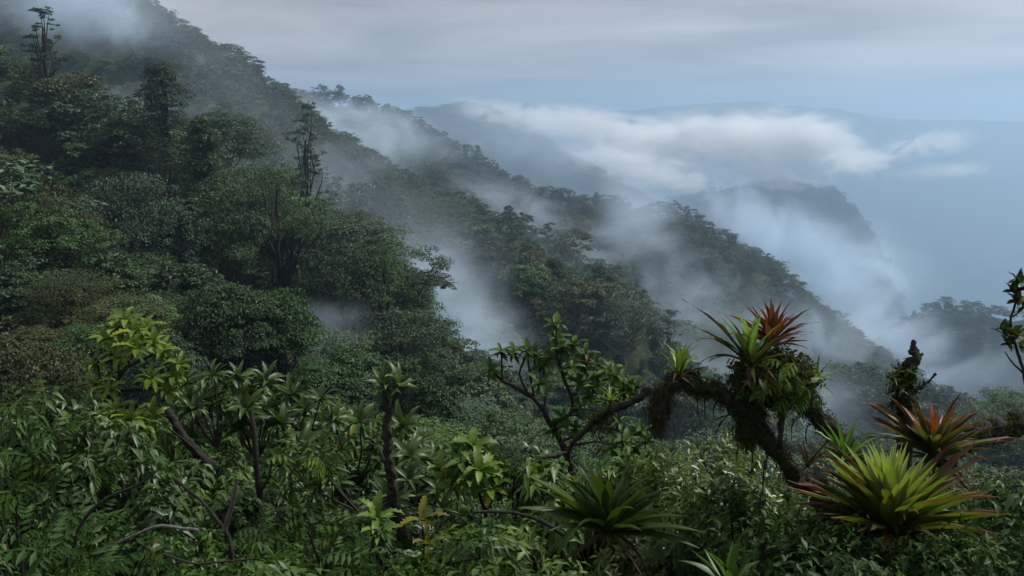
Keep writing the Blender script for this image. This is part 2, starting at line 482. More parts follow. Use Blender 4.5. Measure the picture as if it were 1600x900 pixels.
def make_tree_meshes(kind, H, W, nclump, per, leaf, seed, mat, bark=None, lean=0.0):
    g = np.random.default_rng(seed)
    c, s = clumps_for(kind, H, W, int(nclump * 0.72), g)
    s = s * 0.86; per = int(per * 1.25)
    c[:, 0] += lean * c[:, 2]
    nc = len(c)
    # each clump is a handful of leafy pads, each pad a domed shell of leaves
    K = 6
    dd = unit(g.normal(0, 1, (nc, K, 3))); dd[..., 2] = np.where(dd[..., 2] < -0.2, -dd[..., 2], dd[..., 2])
    flat = np.array([1, 1, 0.62 if kind in ('round', 'lobed', 'cone') else 0.5])
    pc = c[:, None] + dd * s[:, None, None] * 0.72 * flat
    ps = s[:, None] * g.uniform(0.32, 0.58, (nc, K))
    pp_ = max(3, int(per / K))
    d = unit(g.normal(0, 1, (nc, K, pp_, 3)))
    d[..., 2] = np.where(d[..., 2] < -0.15, -d[..., 2], d[..., 2])
    pos = pc[:, :, None] + d * ps[..., None, None] * (g.uniform(0.3, 1.0, (nc, K, pp_, 1)) ** 0.35) * np.array([1, 1, 0.6])
    nr = d * np.array([0.75, 0.75, 0.9]) + np.array([0, 0, 0.65]) + dd[:, :, None] * 0.35
    V_ = leaf_cloud(pos.reshape(-1, 3), nr.reshape(-1, 3), leaf, g, aspect=0.55)
    n = nc * K * pp_
    F_ = np.arange(n * 4).reshape(n, 4)
    rnd = np.repeat((g.uniform(0, 0.45, (nc, 1, 1)) + g.uniform(0, 0.3, (nc, K, 1)) + g.uniform(0, 0.22, (nc, K, pp_))).ravel(), 4)
    crown = mesh_np('crown', V_, F_, mat, smooth=False, attrs={'rnd': rnd})
    tubes = []
    top = np.array([lean * H * 0.8, 0, H * (0.8 if kind != 'cone' else 0.95)])
    tr = bend((0, 0, -0.12 * H), top, 9, 0.0, g, 0.012)
    r0 = H * 0.022
    tubes.append(tube_np(tr, np.linspace(r0 * 1.4, r0 * 0.35, 9), 8))
    for k in g.choice(nc, min(nc, 16), replace=False):
        t = np.clip((c[k][2] / H) * 0.72 - 0.05, 0.2, 0.95)
        i0 = int(t * 8)
        tubes.append(tube_np(bend(tr[i0], c[k], 5, 0.06, g), np.linspace(r0 * 0.5, r0 * 0.12, 5), 5))
    TV, TF = join_tubes(tubes)
    trunk = mesh_np('trunk', TV, TF, bark or M_BARK)
    return trunk, crown


# kinds of canopy tree, unit height 10 m
KIND = {'round': 'round-crowned', 'lobed': 'lumpy-crowned', 'umbrella': 'flat-topped', 'cone': 'pointed', 'open': 'sparse open-crowned'}
PROTO = []
for q, (kd, w, nc, per, lf, mi) in enumerate([
    ('lobed', 9.0, 110, 110, 0.24, 0), ('round', 8.0, 90, 120, 0.34, 1), ('umbrella', 11.0, 120, 100, 0.26, 3),
    ('lobed', 8.0, 100, 110, 0.40, 1), ('cone', 5.5, 80, 110, 0.30, 0), ('umbrella', 9.5, 110, 100, 0.24, 0),
    ('round', 9.0, 95, 120, 0.22, 2), ('lobed', 9.5, 110, 110, 0.36, 3), ('open', 8.5, 110, 60, 0.28, 0), ('round', 7.5, 90, 120, 0.38, 0),
    ('umbrella', 10.0, 110, 100, 0.22, 1), ('lobed', 8.5, 105, 110, 0.30, 2)]):
    PROTO.append((kd, mi) + make_tree_meshes(kd, 10.0, w, nc, per, lf, 100 + q, M_LEAF[mi], M_BARKPALE if q % 3 == 2 else None))
# coarser crowns for the far forest
FARCOL = bpy.data.collections.new('far_tree_kinds')
for q, (kd, w, mi) in enumerate([('lobed', 9.5, 0), ('round', 8.5, 1), ('umbrella', 11.0, 3), ('lobed', 9.0, 3), ('cone', 6.5, 0), ('open', 8.5, 0), ('round', 9.0, 2)]):
    tk, cw = make_tree_meshes(kd, 10.0, w, 46, 34, 0.62, 300 + q, M_LEAF[mi])
    o = bpy.data.objects.new('far_tree_kind', cw); FARCOL.objects.link(o)


def instance_stuff(name, pts, scl, rot, coll, label):
    me = bpy.data.meshes.new(name)
    me.vertices.add(len(pts)); me.vertices.foreach_set('co', np.asarray(pts, np.float32).ravel())
    a = me.attributes.new('scl', 'FLOAT_VECTOR', 'POINT'); a.data.foreach_set('vector', np.asarray(scl, np.float32).ravel())
    a = me.attributes.new('rot', 'FLOAT_VECTOR', 'POINT'); a.data.foreach_set('vector', np.asarray(rot, np.float32).ravel())
    o = bpy.data.objects.new(name, me); COL.objects.link(o)
    ng = bpy.data.node_groups.new(name + '_nodes', 'GeometryNodeTree')
    ng.interface.new_socket('Geometry', in_out='INPUT', socket_type='NodeSocketGeometry')
    ng.interface.new_socket('Geometry', in_out='OUTPUT', socket_type='NodeSocketGeometry')
    gi = ng.nodes.new('NodeGroupInput'); go = ng.nodes.new('NodeGroupOutput')
    ip = ng.nodes.new('GeometryNodeInstanceOnPoints'); ci = ng.nodes.new('GeometryNodeCollectionInfo')
    ci.inputs['Collection'].default_value = coll; ci.inputs['Separate Children'].default_value = True; ci.inputs['Reset Children'].default_value = True
    ip.inputs['Pick Instance'].default_value = True
    s_ = ng.nodes.new('GeometryNodeInputNamedAttribute'); s_.data_type = 'FLOAT_VECTOR'; s_.inputs['Name'].default_value = 'scl'
    r_ = ng.nodes.new('GeometryNodeInputNamedAttribute'); r_.data_type = 'FLOAT_VECTOR'; r_.inputs['Name'].default_value = 'rot'
    rv = ng.nodes.new('FunctionNodeRandomValue'); rv.data_type = 'INT'
    rv.inputs[4].default_value = 0; rv.inputs[5].default_value = len(coll.objects) - 1
    L = ng.links.new
    L(gi.outputs[0], ip.inputs['Points']); L(ci.outputs[0], ip.inputs['Instance']); L(rv.outputs[2], ip.inputs['Instance Index'])
    L(s_.outputs['Attribute'], ip.inputs['Scale']); L(r_.outputs['Attribute'], ip.inputs['Rotation']); L(ip.outputs[0], go.inputs[0])
    md = o.modifiers.new('scatter', 'NODES'); md.node_group = ng
    o['kind'] = 'stuff'; o['label'] = label
    return o


# ------------------------------------------------------------------ forest on the slopes
def visible(x, y, ztop, margin=6.0):
    """is the canopy point seen past the bare ground in front of it"""
    t = np.linspace(0.02, 0.97, 70)[:, None]
    gz_ = ground_z(x[None] * t, y[None] * t) if len(x) < 4000 else np.concatenate([ground_z(a[None] * t, b[None] * t) for a, b in zip(np.array_split(x, len(x) // 3000 + 1), np.array_split(y, len(x) // 3000 + 1))], 1)
    d = np.hypot(x, y)[None] * t
    return ((ztop[None] * t) > gz_ + margin * np.clip(d / 120 - 0.2, 0, 1)).all(0)


def scatter_ring(r0, r1, spacing, seed, amax=38):
    g = np.random.default_rng(seed)
    X = np.arange(-r1, r1, spacing); X, Y_ = np.meshgrid(X, np.arange(0, r1, spacing))
    x = X.ravel() + g.uniform(-0.42, 0.42, X.size) * spacing; y = Y_.ravel() + g.uniform(-0.42, 0.42, X.size) * spacing
    r = np.hypot(x, y); a = np.degrees(np.arctan2(x, y))
    k = (r >= r0) & (r < r1) & (np.abs(a) < amax)
    x, y = x[k], y[k]
    return x, y, ground_z(x, y)

LANDMARKS = [  # u, v of the top, Y, height m, width factor, kind, leaf material, lean, label
    (62, 14, 165, 17, 0.55, 'open', 0, 0.02, 'tall bare-trunked tree with a small tufted crown at the upper left'),
    (250, 106, 138, 22, 0.85, 'cone', 0, 0.0, 'tall dark pointed tree standing above the others on the left slope'),
    (312, 190, 128, 15, 0.8, 'cone', 0, 0.0, 'small dark pointed tree beside the tallest pointed tree'),
    (468, 140, 190, 22, 0.66, 'open', 0, 0.05, 'slender tree with layered open crown against the misty upper mountain'),
    (195, 282, 100, 13, 1.25, 'umbrella', 3, 0.0, 'broad flat-crowned grey green tree with a dark straight trunk'),
    (285, 312, 98, 13, 0.42, 'cone', 3, 0.0, 'narrow vine-draped column tree beside the broad flat-crowned tree'),
    (425, 245, 110, 18, 1.0, 'lobed', 0, 0.03, 'big dark tree with a deep shadowed trunk at the end of the dark shoulder'),
    (350, 302, 104, 13, 0.8, 'umbrella', 0, 0.0, 'dark tree with a rounded flat top beside the big dark tree'),
    (600, 366, 104, 13, 1.0, 'lobed', 1, 0.0, 'bushy bright-topped dark tree at the lower end of the dark shoulder'),
    (530, 376, 101, 13, 0.9, 'round', 0, 0.0, 'round dark tree in front of the bushy bright-topped tree'),
    (866, 402, 226, 14, 0.62, 'round', 0, 0.0, 'compact dark round tree on the end of the middle spur'),
    (938, 406, 222, 14, 0.66, 'lobed', 3, 0.0, 'paler round tree standing apart on the end of the middle spur'),
    (605, 282, 285, 17, 1.0, 'open', 3, 0.0, 'pale-limbed spreading tree in the misty middle forest'),
    (700, 312, 262, 17, 1.05, 'umbrella', 3, 0.0, 'broad domed tree on the crest of the middle spur'),
    (40, 430, 48, 8, 1.05, 'round', 2, 0.0, 'large rounded olive tree at the left edge above the shrubs'),
    (20, 240, 100, 9, 1.0, 'round', 2, 0.0, 'round bushy tree cut by the left edge below the summit cloud'),
    (55, 318, 78, 10, 1.15, 'lobed', 1, 0.0, 'big leafy tree with dark and bright lumps at the left edge'),
    (355, 448, 58, 6.5, 1.15, 'round', 0, 0.0, 'dark domed bushy tree over the near shoulder'),
    (430, 456, 60, 6.5, 1.0, 'round', 1, 0.0, 'leafy green tree directly behind the dark domed bushy tree'),
    (250, 465, 50, 7, 0.9, 'round', 3, 0.0, 'vine-covered bluish green mound of a tree behind the bright lobed-leaf plant'),
    (545, 470, 85, 7, 0.9, 'umbrella', 2, 0.0, 'olive flat-topped tree rising out of the low mist'),
    (640, 545, 52, 5, 1.2, 'lobed', 0, 0.0, 'dark leafy tree on the edge of the near shoulder'),
    (1552, 622, 60, 5, 0.8, 'round', 2, 0.0, 'small brown green round tree above the reddish bromeliad'),
    (1045, 488, 215, 17, 0.7, 'open', 3, 0.0, 'thin-crowned pale tree low on the spur behind the bromeliads'),
    (530, 131, 905, 16, 0.75, 'lobed', 0, 0.0, 'lone emergent tree on the skyline of the long ridge'),
    (1480, 465, 945, 15, 1.3, 'umbrella', 0, 0.0, 'umbrella tree on the summit of the right misty ridge'),
]
taken = []
for q, (u, v, Y, H, wf, kd, mi, lean, lab) in enumerate(LANDMARKS):
    p = P(u, v, Y)
    gzv = float(ground_z(np.array([p.x]), np.array([p.y]))[0])
    Hr = max(p.z - gzv, H * 0.5)
    base_w = {'round': 8.5, 'lobed': 9.0, 'umbrella': 10.5, 'cone': 7.0, 'open': 9.0}[kd]
    wd = base_w * wf * H / 10.0
    lf = 0.28 if Y < 120 else 0.34
    if Y < 70: lf = 0.2
    dens = 1.6 if Y < 70 else 1.0
    nc_, per_ = (int((170 if kd == 'cone' else 120) * dens), int(120 * dens)) if kd != 'open' else (130, 55)
    tk, cw = make_tree_meshes(kd, H, wd, nc_, per_, lf, 700 + q, M_LEAF[mi], M_BARKPALE if 'pale' in lab and kd == 'open' else None, lean)
    t = thing('forest_tree', (p.x, p.y, min(p.z - H * 0.99, gzv)), lab, 'tree')
    if p.z - H * 0.99 > gzv: t.scale = (1, 1, min(1.6, (p.z - gzv) / (H * 0.99)))
    t.rotation_euler = (0, 0, 0)
    link('trunk', tk, t); link('crown', cw, t)
    taken.append((p.x, p.y, wd * 0.45))

LIMIT = {1: ([-200, 0, 200, 330, 470, 580, 700, 800, 900], [250, 330, 415, 462, 490, 552, 604, 650, 720]),
         2: ([-200, 0, 100, 250, 340, 430, 500, 640, 660, 760, 1000, 1600], [-80, 20, 70, 165, 250, 280, 320, 385, 470, 600, 680, 620]),
         3: ([-200, 0, 300, 450, 570, 700, 780, 860, 970, 1040, 1200, 1280, 1400, 1600], [-20, 60, 165, 235, 280, 315, 345, 412, 440, 545, 600, 566, 585, 610])}
cand = []; low = []
for (r0, r1, sp, h0, h1, sd) in [(26, 84, 4.0, 3.8, 6.6, 1), (84, 180, 6.2, 8, 14, 2), (180, 345, 9.0, 9, 18, 3)]:
    x, y, z = scatter_ring(r0, r1, sp, sd)
    g = np.random.default_rng(50 + sd)
    h = g.uniform(h0, h1, len(x)) * np.where(g.uniform(size=len(x)) < 0.08, 1.25, 1.0)
    ok = visible(x, y, z + h)
    for k in np.nonzero(ok)[0]:
        if any((x[k] - a) ** 2 + (y[k] - b) ** 2 < c * c for a, b, c in taken):
            continue
        if z[k] < -500: continue
        ut, vt = pix((x[k], y[k], z[k] + h[k]))
        lim = np.interp(ut, *LIMIT[sd])
        if vt < lim - 4:      # keep the outline of each slope
            h[k] *= 0.7
            ut, vt = pix((x[k], y[k], z[k] + h[k]))
            if vt < lim - 4:      # only low growth there
                low.append((x[k], y[k], z[k], h[k] * 0.6)); continue
        if sd == 1 and r1 == 84 and (y[k] < 34 or ut > 900): continue
        uu, vv = pix((x[k], y[k], z[k] + h[k] * 0.7))
        if uu < -60 or uu > 1660 or vv > 960 or vv < -60: continue
        cand.append((h[k] / np.hypot(x[k], y[k]), x[k], y[k], z[k], h[k], uu, vv))
cand.sort(key=lambda c: -c[0])
print('canopy candidates', len(cand))
ZONE = lambda r: 'near shoulder' if r < 84 else ('dark shoulder' if r < 180 else 'misty middle slope')
g = np.random.default_rng(77)
used_labels = set()
SHORTS = ['tall bare-trunked tree', 'tallest pointed tree', 'small dark pointed tree', 'slender open-crowned tree', 'broad flat-crowned tree', 'vine-draped column tree',
          'big dark tree', 'flat-topped dark tree', 'bushy bright-topped tree', 'round dark tree', 'compact round tree', 'lone pale round tree', 'pale-limbed spreading tree',
          'broad domed tree', 'large olive tree', 'bushy left-edge tree', 'lumpy left-edge tree', 'dark domed tree', 'leafy tree behind it', 'vine-covered mound',
          'olive tree in mist', 'shoulder-edge dark tree', 'small brown round tree', 'thin-crowned pale tree', 'skyline lone tree', 'right summit umbrella tree']


def tree_label(colr, shape, uu, vv, r, h):
    near = sorted(range(len(LANDMARKS)), key=lambda k: (LANDMARKS[k][0] - uu) ** 2 + (LANDMARKS[k][1] + 30 - vv) ** 2)
    for size in ('', 'small ' if h * (1 if r > 84 else 2) < 11 else 'tall '):
        for k in near[:5]:
            du, dv = uu - LANDMARKS[k][0], vv - LANDMARKS[k][1] - 30
            dd = math.hypot(du, dv)
            a = math.degrees(math.atan2(-dv, du)) % 360
            way = ['right of', 'above and right of', 'above', 'above and left of', 'left of', 'below and left of', 'below', 'below and right of'][int((a + 22.5) // 45) % 8]
            far = 'just' if dd < 60 else ('a little way' if dd < 120 else 'well')
            lb = '%s%s %s tree %s %s the %s' % (size, colr, shape, far, way, SHORTS[k])
            if lb not in used_labels:
                used_labels.add(lb)
                return lb
    return lb


rest = []
for q, (s_, x, y, z, h, uu, vv) in enumerate(cand):
    r = math.hypot(x, y)
    if q >= N_TREES or not (0 <= uu <= 1600 and vv < 900):
        rest.append((x, y, z, h)); continue
    pk = int(g.integers(0, len(PROTO)))
    if PROTO[pk][0] in ('open', 'cone') and (r < 84 or g.uniform() < 0.6):
        pk = int(g.choice([0, 1, 3, 5, 7, 9, 10, 11]))
    kd, mi, tk, cw = PROTO[pk]
    lab = tree_label(LEAFNAME[mi], KIND[kd], uu, vv, r, h)
    t = thing('forest_tree', (x, y, z - 0.3), lab, 'tree', 'trees on the ' + ZONE(r), rot=(0, 0, g.uniform(0, 6.28)))
    s = h / 10.0
    sc = (s * g.uniform(0.9, 1.25), s * g.uniform(0.9, 1.25), s)
    if r < 84: sc = (sc[0] * 1.25, sc[1] * 1.25, sc[2])
    t.scale = sc
    link('trunk', tk, t); link('crown', cw, t)

# the rest of the forest is one mass on each slope
def far_points(r0, r1, sp, h0, h1, sd, zmin=-420):
    x, y, z = scatter_ring(r0, r1, sp, sd)
    g = np.random.default_rng(150 + sd)
    h = g.uniform(h0, h1, len(x)) * np.where(g.uniform(size=len(x)) < 0.07, 1.3, 1.0)
    ok = visible(x, y, z + h, 5.0) & (z > zmin)
    return x[ok], y[ok], z[ok], h[ok], g


def far_forest(name, label, x, y, z, h, g, wide=1.0, sink=0.30):
    n = len(x)
    print(name, n)
    s = h / 10.0
    w = s * g.uniform(0.75, 1.15, n) * wide
    instance_stuff(name, np.stack([x, y, z - sink * h], 1), np.stack([w, w, s], 1), np.stack([g.uniform(-.06, .06, n), g.uniform(-.06, .06, n), g.uniform(0, 6.28, n)], 1), FARCOL, label)


rest = np.array(rest + low)
far_forest('forest', 'unbroken forest canopy between the single trees of the nearer slopes', *rest.T, np.random.default_rng(5), 1.1, 0.15)
for (r0, r1, sp, h0, h1, sd, nm, lb, zm) in [
    (345, 620, 9.8, 8, 18, 11, 'upper_forest', 'forest canopy on the upper mountain and the lower misty slopes', -700),
    (620, 1100, 11.5, 9, 20, 12, 'ridge_forest', 'hazy forest canopy covering the long ridge and right misty ridge', -900)]:
    far_forest(nm, lb, *far_points(r0, r1, sp, h0, h1, sd, zm))
x, y, z, h, g = far_points(2500, 4100, 28, 18, 28, 13, -1300)
far_forest('far_forest', 'blue hazy forest on the far mountains', x, y, z, h, g, 1.5, 0.6)

# undergrowth between the trees of the near shoulder
x, y, z = scatter_ring(13, 92, 2.3, 21)
g = np.random.default_rng(9)
h = g.uniform(1.8, 3.4, len(x))
ut = 800 + FPX * x / np.maximum(y, 1)
vt_ = 450 - FPX * (y * SP + (z + h) * CP) / np.maximum(y * CP - (z + h) * SP, 1)
ok = visible(x, y, z + h, 1.0) & (y > 12) & (vt_ > np.where(ut > 820, 715, np.where(np.hypot(x, y) < 30, 640, 0)))
x, y, z, h = x[ok], y[ok], z[ok], h[ok]
print('undergrowth', len(x))
instance_stuff('undergrowth', np.stack([x, y, z - 0.3 * h], 1), np.stack([h * .13, h * .13, h * .11], 1), np.stack([0 * x, 0 * x, g.uniform(0, 6.28, len(x))], 1), FARCOL, 'dark undergrowth between the trees of the near shoulder')

# low growth covering the ground under and between the trees farther up
x, y, z = scatter_ring(84, 420, 4.6, 31)
g = np.random.default_rng(12)
h = g.uniform(3.0, 5.5, len(x))
ok = visible(x, y, z + h, 0.0) & (z > -420)
x, y, z, h = x[ok], y[ok], z[ok], h[ok]
print('ground cover', len(x))
instance_stuff('ground_cover', np.stack([x, y, z - 0.45 * h], 1), np.stack([h * .13, h * .13, h * .11], 1), np.stack([0 * x, 0 * x, g.uniform(0, 6.28, len(x))], 1), FARCOL, 'low bushy growth covering the slopes under the taller trees')
# ------------------------------------------------------------------ foreground thicket: leaf meshes
def strip_leaf(name, mat, L=1.0, w=0.22, rows=7, arch=0.5, rise=0.0, fold=0.25, prof='lance', twist=0.0, seed=0, lobes=0):
    """one leaf along +Y: bends down by arch radians over its length, folded along the midrib"""
    g = np.random.default_rng(seed)
    V_, tip = [], []
    y = z = 0.0
    ang_ = rise
    for k in range(rows + 1):
        t = k / rows
        if prof == 'lance': wd = math.sin(math.pi * min(1, (t * 0.93 + 0.05)) ** 0.85) ** 0.8
        elif prof == 'strap': wd = (1.0 - 0.25 * t) * (1 if t < 0.6 else max(0.0, (1 - t) / 0.4) ** 0.8) * (0.8 + 0.2 * min(1, t * 4))
        elif prof == 'blade': wd = (1 - t) ** 0.75 * (0.75 + 0.25 * min(1, t * 5)) + 0.0
        elif prof == 'ovate': wd = math.sin(math.pi * min(1, t * 0.95 + 0.04) ** 0.7) ** 0.7
        else: wd = math.sin(math.pi * min(1, (t * 0.9 + 0.06)) ** 0.8) ** 0.7
        if lobes and 0 < k < rows:
            wd *= 1.12 if k % 2 else 0.74
        wd = max(wd, 0.03) * w * 0.5
        wob = g.normal(0, 0.06) * w if prof != 'strap' else g.normal(0, 0.02) * w
        fz = abs(wd) * fold * 2
        tw = twist * t
        ca, sa = math.cos(ang_), math.sin(ang_)
        # local normal of the rib
        for s in (-1, 0, 1):
            ox = s * wd * math.cos(tw); oz = abs(s) * fz + s * wd * math.sin(tw) + (wob if s else 0)
            V_.append((ox, y - sa * oz - (0.0 if not (lobes and s) else -0.035 * L * (k % 2)), z + ca * oz)); tip.append(t)
        st = L / rows
        y += st * ca; z += st * sa
        ang_ -= arch / rows * (0.6 + 0.8 * t)
    F_ = []
    for k in range(rows):
        a = k * 3
        F_ += [(a, a + 1, a + 4, a + 3), (a + 1, a + 2, a + 5, a + 4)]
    n = len(V_)
    return mesh_np(name, np.array(V_), np.array(F_), mat, True, {'tip': tip, 'rnd': np.full(n, g.uniform(0, 1))})


def pinnate_leaf(name, mat, L=1.0, pairs=11, lw=0.30, arch=1.0, seed=0, width=0.05, droop=0.35):
    g = np.random.default_rng(seed)
    V_, F_ = [], []
    y = z = 0.0; ang_ = 0.35
    pts = []
    for k in range(pairs + 1):
        pts.append((y, z, ang_)); st = L / pairs
        y += st * math.cos(ang_); z += st * math.sin(ang_); ang_ -= arch / pairs
    for k in range(pairs):
        (y0, z0, a0), (y1, z1, _) = pts[k], pts[k + 1]
        b = len(V_); r_ = 0.010 * (1 - k / pairs) + 0.003
        V_ += [(-r_, y0, z0), (r_, y0, z0), (r_ * .8, y1, z1), (-r_ * .8, y1, z1)]; F_.append((b, b + 1, b + 2, b + 3))
    for k in range(1, pairs + 1):
        y0, z0, a0 = pts[k]
        t = k / pairs
        ll_ = lw * math.sin(math.pi * min(1, t * 0.85 + 0.12)) ** 0.7 * L
        for s in (-1, 1):
            fw = 0.45 + 0.5 * t
            d = np.array([s * math.cos(fw * 0.9), math.sin(fw * 0.9) * math.cos(a0), math.sin(a0) * 0.5 - droop + g.normal(0, 0.08)])
            d /= np.linalg.norm(d)
            sd_ = np.cross(d, (0, 0, 1)); sd_ /= np.linalg.norm(sd_)
            o = np.array([0, y0, z0]); w_ = width * L
            b = len(V_)
            V_ += [tuple(o), tuple(o + d * ll_ * .45 + sd_ * w_ * .5 + np.array([0, 0, .012])), tuple(o + d * ll_), tuple(o + d * ll_ * .45 - sd_ * w_ * .5 + np.array([0, 0, .012]))]
            F_.append((b, b + 1, b + 2, b + 3))
    d = np.array([0, math.cos(ang_), math.sin(ang_)])
    n = len(V_)
    return mesh_np(name, np.array(V_), np.array(F_), mat, False, {'tip': np.zeros(n), 'rnd': np.repeat(g.uniform(0, 1, n // 4), 4)})


M_LOBED = leaf_mat('leaf_lobed_bright', (0.044, 0.094, 0.012), (0.084, 0.145, 0.018), (0.14, 0.195, 0.03), rough=0.5, trans=0.4, spec=0.3, objcol=True, wear=0.5)
M_ROS = leaf_mat('leaf_rosette', (0.013, 0.034, 0.009), (0.028, 0.060, 0.014), (0.060, 0.095, 0.026), rough=0.42, trans=0.25, spec=0.22, objcol=True, wear=0.35)
M_CENTER = leaf_mat('leaf_pointed', (0.018, 0.046, 0.010), (0.04, 0.085, 0.016), (0.085, 0.13, 0.026), rough=0.48, trans=0.35, spec=0.15, objcol=True, wear=0.4)
M_PIN = leaf_mat('leaf_feathery', (0.014, 0.034, 0.006), (0.032, 0.066, 0.011), (0.065, 0.105, 0.018), rough=0.5, spec=0.1, trans=0.32, objcol=True)
M_BROM = leaf_mat('leaf_bromeliad', (0.055, 0.10, 0.020), (0.085, 0.145, 0.03), (0.11, 0.17, 0.04), rough=0.45, spec=0.25, trans=0.30, tipcol=(0.105, 0.03, 0.02), objcol=True, wear=0.6)
M_BROMDARK = leaf_mat('leaf_bromeliad_dark', (0.045, 0.06, 0.018), (0.07, 0.085, 0.025), (0.09, 0.10, 0.03), rough=0.55, spec=0.15, trans=0.25, tipcol=(0.05, 0.018, 0.010), objcol=True, wear=0.85)
M_BROMOR = leaf_mat('leaf_bromeliad_orange', (0.05, 0.06, 0.014), (0.075, 0.085, 0.02), (0.10, 0.11, 0.025), rough=0.48, spec=0.25, trans=0.3, tipcol=(0.17, 0.05, 0.016), objcol=True, wear=0.6)
M_BUSH = [leaf_mat('bush_leaf_a', (0.018, 0.046, 0.008), (0.045, 0.092, 0.016), (0.095, 0.15, 0.03), rough=0.44, spec=0.22, trans=0.28),
          leaf_mat('bush_leaf_b', (0.010, 0.028, 0.007), (0.026, 0.056, 0.013), (0.06, 0.098, 0.026), rough=0.5, spec=0.12, trans=0.25),
          leaf_mat('bush_leaf_c', (0.035, 0.06, 0.010), (0.07, 0.11, 0.018), (0.13, 0.16, 0.03), rough=0.4, trans=0.33),
          leaf_mat('bush_leaf_d', (0.014, 0.034, 0.008), (0.034, 0.066, 0.016), (0.075, 0.11, 0.03), rough=0.42, spec=0.24, trans=0.2)]
M_MOSS = leaf_mat('moss', (0.014, 0.017, 0.006), (0.034, 0.042, 0.010), (0.085, 0.10, 0.022), rough=0.8, trans=0.2, spec=0.1)
M_ROOT = leaf_mat('hanging_roots', (0.012, 0.010, 0.006), (0.03, 0.024, 0.014), (0.06, 0.05, 0.028), rough=0.9, trans=0.1, spec=0.1)
M_MOSSBARK = bark_mat('mossy_bark', (0.007, 0.006, 0.005), (0.05, 0.045, 0.037), (0.022, 0.028, 0.009), 22.0, 0.45)
M_TWIG = bark_mat('twig_bark', (0.012, 0.010, 0.008), (0.04, 0.036, 0.03), None, 20.0)
M_PALETWIG = bark_mat('pale_twig_bark', (0.06, 0.055, 0.05), (0.16, 0.15, 0.14), None, 20.0)

LANCE = [strip_leaf('leaf', M_ROS, 1, w, 7, a, r_, 0.22, 'lance', tw, 10 + k) for k, (w, a, r_, tw) in enumerate([(0.24, 0.7, 0.2, 0.1), (0.21, 1.1, 0.35, -0.1), (0.26, 0.5, 0.1, 0.2), (0.22, 1.5, 0.4, 0.0), (0.23, 0.9, 0.0, -0.25)])]
POINT = [strip_leaf('leaf', M_CENTER, 1, w, 6, a, r_, 0.2, 'lance', tw, 30 + k) for k, (w, a, r_, tw) in enumerate([(0.32, 0.8, 0.15, 0.1), (0.28, 1.3, 0.3, -0.1), (0.34, 0.5, 0.05, 0.2), (0.30, 1.6, 0.3, 0.0)])]
LOBED = [strip_leaf('leaf', M_LOBED, 1, w, 13, a, r_, 0.14, 'wide', tw, 50 + k, lobes=1) for k, (w, a, r_, tw) in enumerate([(0.34, 0.9, 0.3, 0.1), (0.30, 1.3, 0.45, -0.15), (0.36, 1.1, 0.35, 0.15), (0.32, 1.6, 0.5, 0.0)])]
PINN = [pinnate_leaf('leaf', M_PIN, 1, p_, lw, a, 70 + k, wd, dr) for k, (p_, lw, a, wd, dr) in enumerate([(5, 0.42, 1.2, 0.12, .7), (6, 0.38, 1.7, 0.11, .9), (4, 0.46, 0.9, 0.14, .5), (6, 0.36, 2.0, 0.10, 1.1)])]
BROM = [strip_leaf('leaf', M_BROM, 1, w, 10, a, r_, 0.30, 'strap', tw, 90 + k) for k, (w, a, r_, tw) in enumerate([(0.17, 0.2, 0, 0.0), (0.16, 0.5, 0.1, 0.1), (0.165, 0.85, 0.2, -0.1), (0.15, 1.2, 0.25, 0.1)])]
BROMD = [strip_leaf('leaf', M_BROMDARK, 1, w, 10, a, r_, 0.34, 'blade', tw, 110 + k) for k, (w, a, r_, tw) in enumerate([(0.13, 0.25, 0, 0.1), (0.12, 0.6, 0.15, -0.1), (0.125, 1.0, 0.25, 0.15), (0.11, 1.4, 0.3, 0.0)])]
BROMO = [strip_leaf('leaf', M_BROMOR, 1, w, 10, a, r_, 0.30, 'strap', tw, 190 + k) for k, (w, a, r_, tw) in enumerate([(0.17, 0.2, 0, 0.0), (0.16, 0.5, 0.1, 0.1), (0.165, 0.85, 0.2, -0.1)])]
BLADE = [strip_leaf('leaf', M_BROM, 1, w, 9, a, r_, 0.30, 'blade', tw, 130 + k) for k, (w, a, r_, tw) in enumerate([(0.20, 0.3, 0, 0.05), (0.18, 0.6, 0.12, -0.1), (0.19, 1.0, 0.2, 0.1)])]
OVATE = [strip_leaf('leaf', M_CENTER, 1, w, 5, a, 0.1, 0.15, 'ovate', tw, 150 + k) for k, (w, a, tw) in enumerate([(0.5, 0.4, 0.1), (0.46, 0.8, -0.1), (0.54, 0.6, 0.0)])]


def put_leaf(parent, me, at, axis, az_, el, L, color=(1, 1, 1, 1), roll=0.0, name='leaf', wide=1.0):
    """leaf base at `at` (world), pointing away from `axis` at azimuth az_, raised el above the axis' normal plane"""
    q = Vector((0, 0, 1)).rotation_difference(Vector(axis).normalized())
    m4 = Matrix.Translation(Vector(at) - parent.location) @ q.to_matrix().to_4x4() @ Matrix.Rotation(az_, 4, 'Z') @ Matrix.Rotation(el, 4, 'X') @ Matrix.Rotation(roll, 4, 'Y') @ Matrix.Diagonal((L * wide, L, L, 1))
    o = bpy.data.objects.new(name, me); COL.objects.link(o)
    o.parent = parent; o.matrix_local = m4; o.color = color
    return o


